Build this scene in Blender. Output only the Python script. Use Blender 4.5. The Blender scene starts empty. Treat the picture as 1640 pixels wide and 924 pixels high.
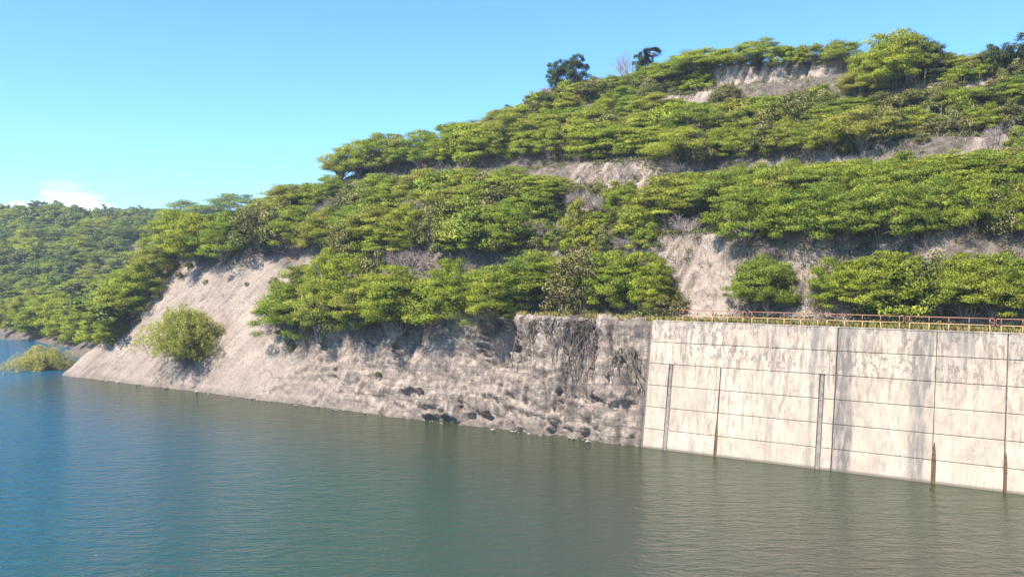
import bpy, math, random
import numpy as np
from mathutils import Vector, Matrix

S = bpy.context.scene
COL = S.collection
rng = np.random.default_rng(11)
random.seed(11)
R_ = math.radians

# ------------------------------------------------------------------ camera
FPX, W, HH, HOR, EYE = 1420.0, 1640.0, 924.0, 430.0, 17.5
PITCH = math.atan((HH / 2 - HOR) / FPX)
cam = bpy.data.objects.new('camera', bpy.data.cameras.new('camera'))
COL.objects.link(cam)
cam.data.sensor_width = 36.0
cam.data.lens = 36.0 * FPX / W
cam.data.clip_start, cam.data.clip_end = 0.5, 20000
cam.location = (0, 0, EYE)
cam.rotation_euler = (math.pi / 2 - PITCH, 0, 0)
S.camera = cam

# ------------------------------------------------------------------ light
S.view_settings.view_transform = 'Standard'
S.view_settings.look = 'None'
S.view_settings.gamma = 1.0
S.view_settings.use_curve_mapping = False
S.view_settings.exposure = 1.22
SUN = Vector((-0.72, -0.62, 1.32)).normalized()
sun = bpy.data.objects.new('sun', bpy.data.lights.new('sun', 'SUN'))
COL.objects.link(sun)
sun.data.energy = 4.6
sun.data.angle = R_(0.53)
sun.data.color = (1.0, 0.925, 0.83)
sun.rotation_euler = (-SUN).to_track_quat('-Z', 'Y').to_euler()
world = bpy.data.worlds.new('World')
S.world = world
world.use_nodes = True
nt = world.node_tree
nt.nodes.clear()


def N(tree, kind, **kw):
    n = tree.nodes.new(kind)
    for k, v in kw.items():
        if k.startswith('i_'):
            n.inputs[k[2:].replace('_', ' ')].default_value = v
        else:
            setattr(n, k, v)
    return n


def L(tree, a, b):
    tree.links.new(a, b)


sky = N(nt, 'ShaderNodeTexSky', sky_type='NISHITA', sun_disc=False)
sky.sun_elevation = math.asin(SUN.z)
sky.sun_rotation = math.atan2(SUN.x, SUN.y)
sky.air_density, sky.dust_density, sky.ozone_density, sky.altitude = 1.0, 0.25, 1.6, 50
tint = N(nt, 'ShaderNodeMix', data_type='RGBA', blend_type='MULTIPLY')
tint.inputs['Factor'].default_value = 1.0
tint.inputs['B'].default_value = (0.47, 0.77, 1.08, 1)
L(nt, sky.outputs[0], tint.inputs['A'])
geo = N(nt, 'ShaderNodeNewGeometry')
sep = N(nt, 'ShaderNodeSeparateXYZ')
tc = N(nt, 'ShaderNodeTexCoord')
L(nt, tc.outputs['Generated'], sep.inputs[0])
mp = N(nt, 'ShaderNodeMapping')
mp.inputs['Scale'].default_value = (8, 8, 18)
mp.inputs['Location'].default_value = (1.45, 0.3, 0.4)
L(nt, tc.outputs['Generated'], mp.inputs[0])
cl = N(nt, 'ShaderNodeTexNoise', i_Scale=1.6, i_Detail=6.0, i_Roughness=0.55)
L(nt, mp.outputs[0], cl.inputs['Vector'])
cr = N(nt, 'ShaderNodeMapRange', interpolation_type='SMOOTHSTEP')
for k, v in zip(('From Min', 'From Max', 'To Min', 'To Max'), (0.52, 0.68, 0, 1)):
    cr.inputs[k].default_value = v
L(nt, cl.outputs[0], cr.inputs['Value'])
el = N(nt, 'ShaderNodeMapRange', interpolation_type='SMOOTHSTEP')
for k, v in zip(('From Min', 'From Max', 'To Min', 'To Max'), (0.062, 0.094, 1, 0)):
    el.inputs[k].default_value = v
L(nt, sep.outputs[2], el.inputs['Value'])
cm = N(nt, 'ShaderNodeMath', operation='MULTIPLY')
L(nt, cr.outputs[0], cm.inputs[0])
L(nt, el.outputs[0], cm.inputs[1])
cmix = N(nt, 'ShaderNodeMix', data_type='RGBA')
cmix.inputs['B'].default_value = (7.5, 7.8, 8.2, 1)
L(nt, cm.outputs[0], cmix.inputs['Factor'])
L(nt, tint.outputs['Result'], cmix.inputs['A'])
bg = N(nt, 'ShaderNodeBackground')
bg.inputs['Strength'].default_value = 0.12
L(nt, cmix.outputs['Result'], bg.inputs[0])
wo = N(nt, 'ShaderNodeOutputWorld')
L(nt, bg.outputs[0], wo.inputs[0])

# ------------------------------------------------------------------ site geometry
FW = np.array([0, math.cos(PITCH), -math.sin(PITCH)])
UP = np.array([0, math.sin(PITCH), math.cos(PITCH)])
EYEP = np.array([0, 0, EYE])


def ray(u, v):
    return FW + (u - W / 2) / FPX * np.array([1.0, 0, 0]) - (v - HH / 2) / FPX * UP


def on_z(u, v, z=0.0):
    d = ray(u, v)
    return EYEP + d * ((z - EYE) / d[2])


W0 = on_z(1029, 716)                       # foot of the wall where it meets the rock
_d = W0 - on_z(1640, 792)
E_ = _d / np.linalg.norm(_d)               # along the shore, away from the camera
M_ = np.array([-E_[1], E_[0], 0])
M_ = M_ if M_[1] > 0 else -M_              # into the hill
BAT = 0.18
ZT = 12.25


def world_ts(t, s, z):
    return np.stack([W0[0] + t * E_[0] + s * M_[0], W0[1] + t * E_[1] + s * M_[1], z + 0 * t], -1)


# ---- noise (numpy gradient noise)
_perm = np.arange(256)
np.random.default_rng(5).shuffle(_perm)
_perm = np.concatenate([_perm, _perm, _perm])
_g = np.random.default_rng(6).normal(size=(256, 3))
_g /= np.linalg.norm(_g, axis=1)[:, None]


def pn(P):
    P = np.asarray(P, float)
    i = np.floor(P).astype(int)
    f = P - i
    i &= 255
    w = f * f * f * (f * (f * 6 - 15) + 10)
    out = 0
    for a in (0, 1):
        for b in (0, 1):
            for c in (0, 1):
                h = _perm[_perm[_perm[i[..., 0] + a] + i[..., 1] + b] + i[..., 2] + c]
                g = _g[h]
                d = (g[..., 0] * (f[..., 0] - a) + g[..., 1] * (f[..., 1] - b) + g[..., 2] * (f[..., 2] - c))
                wt = (w[..., 0] if a else 1 - w[..., 0]) * (w[..., 1] if b else 1 - w[..., 1]) * (w[..., 2] if c else 1 - w[..., 2])
                out = out + d * wt
    return out * 1.5


def fbm(P, oct=4, gain=0.5):
    P = np.asarray(P, float)
    o, a = 0, 1.0
    for k in range(oct):
        o = o + a * pn(P * 2 ** k + 17.3 * k)
        a *= gain
    return o


def cells(P, seed):
    """fractured blocks: every cell of a jittered grid gets its own depth and tilt"""
    P = np.asarray(P, float)
    base = np.floor(P).astype(int)
    best = np.full(P.shape[:-1], 1e9)
    out = np.zeros(P.shape[:-1])
    for dx in (-1, 0, 1):
        for dy in (-1, 0, 1):
            for dz in (-1, 0, 1):
                i = (base + np.array([dx, dy, dz])) & 255
                h = _perm[_perm[_perm[i[..., 0] + seed % 256] + i[..., 1]] + i[..., 2]]
                g = _g[h]
                c = base + np.array([dx, dy, dz]) + 0.5 + 0.42 * g
                o = P - c
                d = (o * o).sum(-1)
                g2 = _g[_perm[h + 31]]
                v = g2[..., 0] * 0.6 + (o * g2[..., [1, 2, 0]]).sum(-1) * 0.9
                m = d < best
                best = np.where(m, d, best)
                out = np.where(m, v, out)
    return out


def sst(a, b, x):
    x = np.clip((x - a) / (b - a), 0, 1)
    return x * x * (3 - 2 * x)


def lerp(a, b, k):
    return a + (b - a) * k


def ctrl(t):
    """control points (s, z) of the terraced profile at distance t along the shore"""
    b = sst(44, 68, t)
    bat = BAT + 0.02 + 0.16 * sst(6, 42, t)
    o = 0 * t
    w1 = 0.5 * np.sin(t * 0.21) + 0.3 * np.sin(t * 0.53 + 1)
    w2 = 0.7 * np.sin(t * 0.17 + 2) + 0.4 * np.sin(t * 0.41)
    w3 = 0.8 * np.sin(t * 0.13 + 4) + 0.4 * np.sin(t * 0.37 + 2)
    s = [o - 3 * lerp(bat, 0.76, b), o, lerp(12.2 * bat, 9.3, b), lerp(8.3, 9.9, b), 16 + w1, 23 + w1 * .5, 34 + w2, 41 + w2, 53 + w3, 57.5 + w3, 59.7 + w3, 80 + o, 140 + o]
    z = [o - 3, o, o + 12.2, lerp(12.5, 13.0, b), 21.3 + o, 22 + o, 32.5 + o, 33.2 + o, 45 + o, 45.6 + o, 50.8 + o, 52.5 + o, 40 + o]
    return np.stack(s, -1), np.stack(z, -1)


NT = np.array([-60, -30, -14, 2, 44, 50, 56, 66, 74, 80, 85, 89, 93, 97, 98.4, 100.4, 105.2, 108, 150.])
NZ = np.array([43.5, 45.3, 48.0, 49.5, 52.5, 49.6, 45.6, 40.6, 37.6, 36.2, 34.6, 28, 23, 20.5, 13.5, 7, 0, -6, -60.])
NT, NZ = NT, NZ


def smin(a, b, k):
    h = np.clip(0.5 + 0.5 * (b - a) / k, 0, 1)
    return b * (1 - h) + a * h - k * h * (1 - h)


def z_main(t, s):
    t, s = np.broadcast_arrays(np.asarray(t, float), np.asarray(s, float))
    cs, cz = ctrl(t)
    z = np.where(s <= cs[..., 0], cz[..., 0], cz[..., -1])
    for k in range(cs.shape[-1] - 1):
        a, b = cs[..., k], cs[..., k + 1]
        m = (s > a) & (s <= b)
        z = np.where(m, cz[..., k] + (cz[..., k + 1] - cz[..., k]) * (s - a) / (b - a), z)
    return smin(z, np.interp(t, NT, NZ), 1.6)


S1 = np.array([-70.5, 160.0])
S2 = np.array([-150.0, 253.0])
LD = (S2 - S1) / np.linalg.norm(S2 - S1)
LN = np.array([LD[1], -LD[0]])
LN = LN if LN[0] > 0 else -LN


def z_lobe(x, y):
    l = (x - S1[0]) * LD[0] + (y - S1[1]) * LD[1]
    d = (x - S1[0]) * LN[0] + (y - S1[1]) * LN[1] + 2.5 * np.sin(l * .09) + 1.2 * np.sin(l * .23 + 1)
    a = np.interp(d, [-20, 0, 5, 25, 50, 80, 120, 200], [-9, 0, 3.2, 11, 17, 24, 31, 40])
    q = 132 - l + 0.35 * d
    c = np.interp(l, [-14, -4, 6, 40, 200], [-9, 0, 8, 40, 60])
    b = np.interp(q, [-20, 0, 12, 35, 70, 120, 200], [-9, 0, 7, 14, 23, 33, 46])
    return smin(smin(a, b, 3.0), c, 2.0)


def z_far(x, y):
    d = y - 288 + 6 * np.sin(x * .03) - 0.12 * (x + 150)
    a = np.interp(d, [-30, 0, 15, 60, 120, 180, 320, 500, 900], [-9, 0, 6, 20, 33, 42, 47, 44, 10])
    return a + 2.0 * np.sin(x * .021 + 1) * sst(0, 100, d) + 1.2 * np.sin(x * .06 + y * .05) * sst(0, 60, d)


def ts_of(x, y):
    dx, dy = x - W0[0], y - W0[1]
    return dx * E_[0] + dy * E_[1], dx * M_[0] + dy * M_[1]


def z_ground(x, y):
    t, s = ts_of(x, y)
    zm = z_main(t, s)
    zm = np.where(s < -3, -9, zm)
    return np.maximum(np.maximum(zm, z_lobe(x, y)), z_far(x, y))


_K = np.concatenate([np.arange(60, 260, 0.12), np.arange(260, 800, 0.5)])


def spot(u, v):
    """where the line of sight through a photo pixel meets the ground"""
    d = ray(u, v)
    P = EYEP + d * _K[:, None]
    hit = np.nonzero(P[:, 2] <= np.maximum(z_ground(P[:, 0], P[:, 1]), 0))[0]
    if len(hit) == 0:
        return None
    return P[hit[0]]


def px_of(P):
    d = np.asarray(P) - EYEP
    z = d @ FW
    return W / 2 + FPX * d[..., 0] / z, HH / 2 - FPX * (d @ UP) / z, z


# ------------------------------------------------------------------ helpers for objects
def tag(o, label=None, cat=None, group=None, kind=None):
    if label:
        o['label'] = label
    if cat:
        o['category'] = cat
    if group:
        o['group'] = group
    if kind:
        o['kind'] = kind
    return o


def new_mesh(name, V, F, mats, midx=None, smooth=False):
    me = bpy.data.meshes.new(name)
    V = np.asarray(V, np.float32)
    if isinstance(F, np.ndarray):
        n, k = F.shape
        me.vertices.add(len(V))
        me.vertices.foreach_set('co', V.ravel())
        me.loops.add(n * k)
        me.loops.foreach_set('vertex_index', F.ravel().astype(np.int32))
        me.polygons.add(n)
        me.polygons.foreach_set('loop_start', np.arange(0, n * k, k, dtype=np.int32))
        me.polygons.foreach_set('loop_total', np.full(n, k, np.int32))
        me.update(calc_edges=True)
    else:
        me.from_pydata([tuple(p) for p in V], [], F)
    for m in (mats if isinstance(mats, (list, tuple)) else [mats]):
        me.materials.append(m)
    if midx is not None:
        me.polygons.foreach_set('material_index', np.asarray(midx, np.int32))
    me.polygons.foreach_set('use_smooth', np.full(len(me.polygons), smooth))
    me.update()
    return me


def obj(name, me, parent=None, loc=None):
    o = bpy.data.objects.new(name, me)
    COL.objects.link(o)
    if parent is not None:
        o.parent = parent
    if loc is not None:
        o.location = loc
    return o


def empty(name, loc=(0, 0, 0), rz=0.0):
    o = bpy.data.objects.new(name, None)
    COL.objects.link(o)
    o.empty_display_size = 0.3
    o.location = loc
    o.rotation_euler = (0, 0, rz)
    return o


class MB:
    def __init__(s):
        s.V, s.F, s.I = [], [], []

    def add(s, V, F, mi=0):
        o = len(s.V)
        s.V += [tuple(p) for p in V]
        s.F += [tuple(i + o for i in f) for f in F]
        s.I += [mi] * len(F)

    def tube(s, P, r, n=5, mi=0, cap=True):
        P = [Vector(p) for p in P]
        rr = r if isinstance(r, (list, tuple, np.ndarray)) else [r] * len(P)
        rings = []
        for i, p in enumerate(P):
            d = (P[min(i + 1, len(P) - 1)] - P[max(i - 1, 0)])
            d = d.normalized() if d.length > 1e-9 else Vector((0, 0, 1))
            a = d.cross(Vector((0.13, 0.31, 0.94)))
            if a.length < 0.1:
                a = d.cross(Vector((1, 0, 0)))
            a.normalize()
            b = d.cross(a)
            rings.append([p + (a * math.cos(2 * math.pi * k / n) + b * math.sin(2 * math.pi * k / n)) * rr[i] for k in range(n)])
        V = [q for ring in rings for q in ring]
        F = []
        for i in range(len(P) - 1):
            for k in range(n):
                F.append((i * n + k, i * n + (k + 1) % n, (i + 1) * n + (k + 1) % n, (i + 1) * n + k))
        if cap:
            F.append(tuple(range(n))[::-1])
            F.append(tuple((len(P) - 1) * n + k for k in range(n)))
        s.add(V, F, mi)

    def mesh(s, name, mats, smooth=False):
        return new_mesh(name, s.V, s.F, mats, s.I, smooth)


# ------------------------------------------------------------------ materials
def mat(name):
    m = bpy.data.materials.new(name)
    m.use_nodes = True
    t = m.node_tree
    t.nodes.clear()
    out = N(t, 'ShaderNodeOutputMaterial')
    return m, t, out


def ramp(t, stops, fac=None, interp='LINEAR'):
    r = N(t, 'ShaderNodeValToRGB')
    r.color_ramp.interpolation = interp
    el = r.color_ramp.elements
    while len(el) > 1:
        el.remove(el[0])
    el[0].position, el[0].color = stops[0][0], (*stops[0][1], 1)
    for p, c in stops[1:]:
        e = el.new(p)
        e.color = (*c, 1)
    if fac is not None:
        L(t, fac, r.inputs[0])
    return r


def mixc(t, fac, a, b, mode='MIX'):
    n = N(t, 'ShaderNodeMix', data_type='RGBA', blend_type=mode)
    for key, v in (('Factor', fac), ('A', a), ('B', b)):
        if isinstance(v, bpy.types.NodeSocket):
            L(t, v, n.inputs[key])
        else:
            n.inputs[key].default_value = v if key == 'Factor' else (*v, 1)
    return n.outputs['Result']


def noise(t, vec, scale, detail=5.0, rough=0.55, dist=0.0):
    n = N(t, 'ShaderNodeTexNoise')
    n.inputs['Scale'].default_value = scale
    n.inputs['Detail'].default_value = detail
    n.inputs['Roughness'].default_value = rough
    n.inputs['Distortion'].default_value = dist
    if vec is not None:
        L(t, vec, n.inputs['Vector'])
    return n.outputs[0]


def mapped(t, vec, scale=(1, 1, 1), rot=(0, 0, 0), loc=(0, 0, 0)):
    n = N(t, 'ShaderNodeMapping')
    n.inputs['Scale'].default_value = scale
    n.inputs['Rotation'].default_value = rot
    n.inputs['Location'].default_value = loc
    L(t, vec, n.inputs[0])
    return n.outputs[0]


def mrange(t, val, a, b, c=0.0, d=1.0, smooth=True):
    n = N(t, 'ShaderNodeMapRange', interpolation_type='SMOOTHSTEP' if smooth else 'LINEAR')
    for k, v in zip(('From Min', 'From Max', 'To Min', 'To Max'), (a, b, c, d)):
        n.inputs[k].default_value = v
    L(t, val, n.inputs['Value'])
    return n.outputs[0]


def math_(t, op, a, b=None):
    n = N(t, 'ShaderNodeMath', operation=op)
    for i, v in enumerate((a, b)):
        if v is None:
            continue
        if isinstance(v, bpy.types.NodeSocket):
            L(t, v, n.inputs[i])
        else:
            n.inputs[i].default_value = v
    return n.outputs[0]


def attr(t, name):
    n = N(t, 'ShaderNodeAttribute', attribute_name=name)
    return n


def foliage(name, c1, c2, trans=0.3, yellow=None):
    m, t, out = mat(name)
    info = N(t, 'ShaderNodeObjectInfo')
    col = ramp(t, [(0.0, c1), (0.62, c2), (0.8, tuple(.5 * (a + b) * k for a, b, k in zip(c1, c2, (1.15, .93, 1.5)))), (1.0, c1)], info.outputs['Random']).outputs[0]
    tin = attr(t, 'tint').outputs['Fac']
    if yellow:
        col = mixc(t, mrange(t, tin, 0.55, 1.0), col, yellow)
    val = mrange(t, tin, 0.0, 1.0, 0.80, 1.28, smooth=False)
    hs = N(t, 'ShaderNodeHueSaturation')
    L(t, val, hs.inputs['Value'])
    L(t, col, hs.inputs['Color'])
    d = N(t, 'ShaderNodeBsdfDiffuse')
    L(t, hs.outputs[0], d.inputs[0])
    tr = N(t, 'ShaderNodeBsdfTranslucent')
    tc_ = mixc(t, 1.0, hs.outputs[0], (1.0, 1.05, 0.45), 'MULTIPLY')
    L(t, tc_, tr.inputs[0])
    mx = N(t, 'ShaderNodeMixShader')
    mx.inputs[0].default_value = trans
    L(t, d.outputs[0], mx.inputs[1])
    L(t, tr.outputs[0], mx.inputs[2])
    L(t, mx.outputs[0], out.inputs[0])
    return m


M = {}
M['acacia'] = foliage('acacia_leaf', (0.41, 0.46, 0.066), (0.27, 0.365, 0.068), 0.50, (0.46, 0.49, 0.085))
M['dense'] = foliage('dense_leaf', (0.10, 0.155, 0.05), (0.07, 0.115, 0.05), 0.32, (0.15, 0.19, 0.06))
M['far'] = foliage('far_leaf', (0.26, 0.32, 0.085), (0.16, 0.235, 0.085), 0.42, (0.31, 0.34, 0.10))
M['olive'] = foliage('olive_leaf', (0.38, 0.41, 0.09), (0.30, 0.36, 0.08), 0.4, (0.48, 0.47, 0.14))
M['reed'] = foliage('reed_leaf', (0.52, 0.48, 0.17), (0.44, 0.43, 0.14), 0.35, (0.60, 0.53, 0.24))
M['grass'] = foliage('dry_grass_blade', (0.30, 0.26, 0.09), (0.24, 0.23, 0.075), 0.3, (0.38, 0.31, 0.13))
M['scrub'] = foliage('scrub_leaf', (0.25, 0.26, 0.08), (0.18, 0.21, 0.07), 0.35, (0.36, 0.32, 0.14))
M['palm'] = foliage('palm_leaf', (0.05, 0.085, 0.03), (0.04, 0.07, 0.03), 0.2)


def bark(name, a, b, rough=0.9):
    m, t, out = mat(name)
    tc = N(t, 'ShaderNodeTexCoord')
    n = noise(t, mapped(t, tc.outputs['Object'], (4, 4, 0.8)), 3.0, 4)
    c = ramp(t, [(0.3, a), (0.7, b)], n)
    p = N(t, 'ShaderNodeBsdfPrincipled')
    p.inputs['Roughness'].default_value = rough
    p.inputs['Specular IOR Level'].default_value = 0.2
    L(t, c.outputs[0], p.inputs['Base Color'])
    L(t, p.outputs[0], out.inputs[0])
    return m


M['bark'] = bark('grey_bark', (0.13, 0.105, 0.08), (0.30, 0.26, 0.21))
M['twig'] = bark('dry_twig', (0.27, 0.215, 0.19), (0.46, 0.385, 0.345))
M['root'] = bark('dry_root', (0.065, 0.052, 0.043), (0.21, 0.17, 0.14))
M['cactus'] = bark('pale_stalk', (0.12, 0.135, 0.06), (0.24, 0.24, 0.125))


def paint(name, base, rust, amount=0.45):
    m, t, out = mat(name)
    tc = N(t, 'ShaderNodeTexCoord')
    n = noise(t, tc.outputs['Object'], 6.0, 5, 0.65)
    f = mrange(t, n, 0.5, 0.68, 0, amount)
    c = mixc(t, f, base, rust)
    p = N(t, 'ShaderNodeBsdfPrincipled')
    p.inputs['Roughness'].default_value = 0.55
    L(t, c, p.inputs['Base Color'])
    L(t, p.outputs[0], out.inputs[0])
    return m


M['red_paint'] = paint('faded_red_paint', (0.33, 0.13, 0.075), (0.40, 0.25, 0.17), 0.9)
M['yellow_paint'] = paint('faded_yellow_paint', (0.56, 0.36, 0.15), (0.50, 0.28, 0.20), 0.7)

# concrete, in the wall's own metres (x along the wall, y into the hill, z up)
ax = lambda u, v: float(-((on_z(u, v) - W0) @ E_))


def concrete():
    m, t, out = mat('weathered_concrete')
    tc = N(t, 'ShaderNodeTexCoord')
    O = tc.outputs['Object']
    sx = N(t, 'ShaderNodeSeparateXYZ')
    L(t, O, sx.inputs[0])
    X, Z = sx.outputs[0], sx.outputs[2]
    base = ramp(t, [(0.3, (0.41, 0.342, 0.258)), (0.7, (0.53, 0.452, 0.350))], noise(t, mapped(t, O, (0.5, 0.5, 0.35)), 1.0, 5))
    info = N(t, 'ShaderNodeObjectInfo')
    c = mixc(t, 1.0, base.outputs[0], ramp(t, [(0, (0.90, 0.88, 0.86)), (1, (1.03, 1.0, 0.97))], info.outputs['Random']).outputs[0], 'MULTIPLY')
    # long runs of damp
    st = noise(t, mapped(t, O, (3.6, 3.6, 0.03)), 1.0, 6, 0.66)
    st2 = noise(t, mapped(t, O, (8.5, 8.5, 0.12), loc=(3, 1, 2)), 1.0, 4, 0.6)
    lift_ = mrange(t, noise(t, mapped(t, O, (0.25, 0.25, 0.12)), 1.0, 3), .38, .62, .25, 1)
    f = math_(t, 'MULTIPLY', mrange(t, st, 0.47, 0.66, 0, 0.75), lift_)
    c = mixc(t, f, c, (0.225, 0.185, 0.155))
    f2 = mrange(t, st2, 0.53, 0.68, 0, 0.5)
    c = mixc(t, f2, c, (0.30, 0.235, 0.19))
    st3 = noise(t, mapped(t, O, (2.3, 2.3, 0.02), loc=(9, 2, 5)), 1.0, 5, 0.7)
    f3 = math_(t, 'MULTIPLY', mrange(t, st3, 0.50, 0.62, 0, 0.75), mrange(t, Z, 2.0, 12.0, .15, 1))
    c = mixc(t, f3, c, (0.165, 0.130, 0.100))
    # grey bands beside the block joints, dirt along the crest
    def band(x, w, k, top=99, low=-99):
        nonlocal c
        g = math_(t, 'SUBTRACT', X, x)
        g = math_(t, 'ABSOLUTE', g)
        wob = mrange(t, noise(t, mapped(t, O, (1.2, 1.2, 0.05)), 1.5, 3), 0.3, 0.7, -0.3, 0.3)
        g = math_(t, 'ADD', g, math_(t, 'MULTIPLY', wob, w))
        g = mrange(t, g, w, w * 0.35, 0, k)
        g = math_(t, 'MULTIPLY', g, mrange(t, noise(t, mapped(t, O, (3.2, 3.2, .02)), 1.0, 4, 0.6), 0.34, 0.6, 0.40, 1))
        if low > -50:
            g = math_(t, 'MULTIPLY', g, mrange(t, Z, low, low + 3.5))
        c = mixc(t, g, c, (0.13, 0.115, 0.105))
    jx = ax(1330, 751)
    band(jx + 1.0, 1.15, 0.95)
    band(jx - 1.3, 1.0, 0.55, low=5.0)
    jx2 = ax(1491, 773)
    band(jx2 - 1.1, 1.0, 0.75)
    band(jx2 + 1.7, 1.6, 0.65, low=8.0)
    band(jx - 1.8, 0.35, 0.5)
    band(ax(1085, 722), 0.4, 0.35, low=6)
    band(ax(1113, 726), 0.35, 0.4, low=5)
    band(ax(1230, 740), 0.5, 0.3)
    top = mrange(t, Z, 11.0, 12.3)
    tn = mrange(t, noise(t, mapped(t, O, (1.4, 1.4, 0.25)), 1.0, 5, 0.6), 0.42, 0.62, 0, 0.75)
    c = mixc(t, math_(t, 'MULTIPLY', top, tn), c, (0.22, 0.20, 0.175))
    # patches of crumbled surface in the upper lifts
    pn_ = noise(t, mapped(t, O, (3.4, 3.4, 1.5)), 1.0, 4, 0.75)
    region = mrange(t, noise(t, mapped(t, O, (0.16, 0.16, 0.42), loc=(1.7, 0, 3.3)), 1.0, 2), 0.40, 0.52)
    mot = noise(t, mapped(t, O, (0.9, 0.9, 0.7), loc=(4, 0, 1)), 1.0, 6, 0.7)
    c = mixc(t, mrange(t, mot, 0.46, 0.66, 0, 0.45), c, (0.25, 0.215, 0.18))
    region = math_(t, 'MULTIPLY', region, mrange(t, Z, 6.5, 9.5))
    pk = math_(t, 'MULTIPLY', region, mrange(t, pn_, 0.51, 0.58, 0, 0.8))
    c = mixc(t, pk, c, (0.17, 0.14, 0.115))
    # wet line at the water
    c = mixc(t, mrange(t, Z, 0.30, 0.08, 0, 0.8), c, (0.13, 0.11, 0.08))
    # fine board marks
    bd = noise(t, mapped(t, O, (0.6, 0.6, 9)), 1.0, 3)
    bump = N(t, 'ShaderNodeBump', i_Strength=0.35, i_Distance=0.05)
    fine = noise(t, O, 9, 5, 0.7)
    hsum = math_(t, 'ADD', math_(t, 'MULTIPLY', bd, 0.5), math_(t, 'SUBTRACT', fine, math_(t, 'MULTIPLY', pk, 1.5)))
    L(t, hsum, bump.inputs['Height'])
    p = N(t, 'ShaderNodeBsdfPrincipled')
    p.inputs['Roughness'].default_value = 0.9
    p.inputs['Specular IOR Level'].default_value = 0.15
    L(t, c, p.inputs['Base Color'])
    L(t, bump.outputs[0], p.inputs['Normal'])
    L(t, p.outputs[0], out.inputs[0])
    return m


M['concrete'] = concrete()


def plain(name, a, b, scale=2.0, rough=0.95):
    m, t, out = mat(name)
    tc = N(t, 'ShaderNodeTexCoord')
    n = noise(t, tc.outputs['Object'], scale, 5, 0.65)
    c = ramp(t, [(0.3, a), (0.7, b)], n)
    p = N(t, 'ShaderNodeBsdfPrincipled')
    p.inputs['Roughness'].default_value = rough
    p.inputs['Specular IOR Level'].default_value = 0.15
    L(t, c.outputs[0], p.inputs['Base Color'])
    bump = N(t, 'ShaderNodeBump', i_Strength=0.4, i_Distance=0.05)
    L(t, n, bump.inputs['Height'])
    L(t, bump.outputs[0], p.inputs['Normal'])
    L(t, p.outputs[0], out.inputs[0])
    return m


M['joint'] = plain('dirty_joint_concrete', (0.10, 0.08, 0.066), (0.22, 0.18, 0.15))
M['strip'] = plain('stained_strip_concrete', (0.14, 0.115, 0.10), (0.33, 0.28, 0.235), 3)
M['seep'] = plain('rusty_seep', (0.05, 0.03, 0.022), (0.15, 0.10, 0.05), 3)


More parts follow.
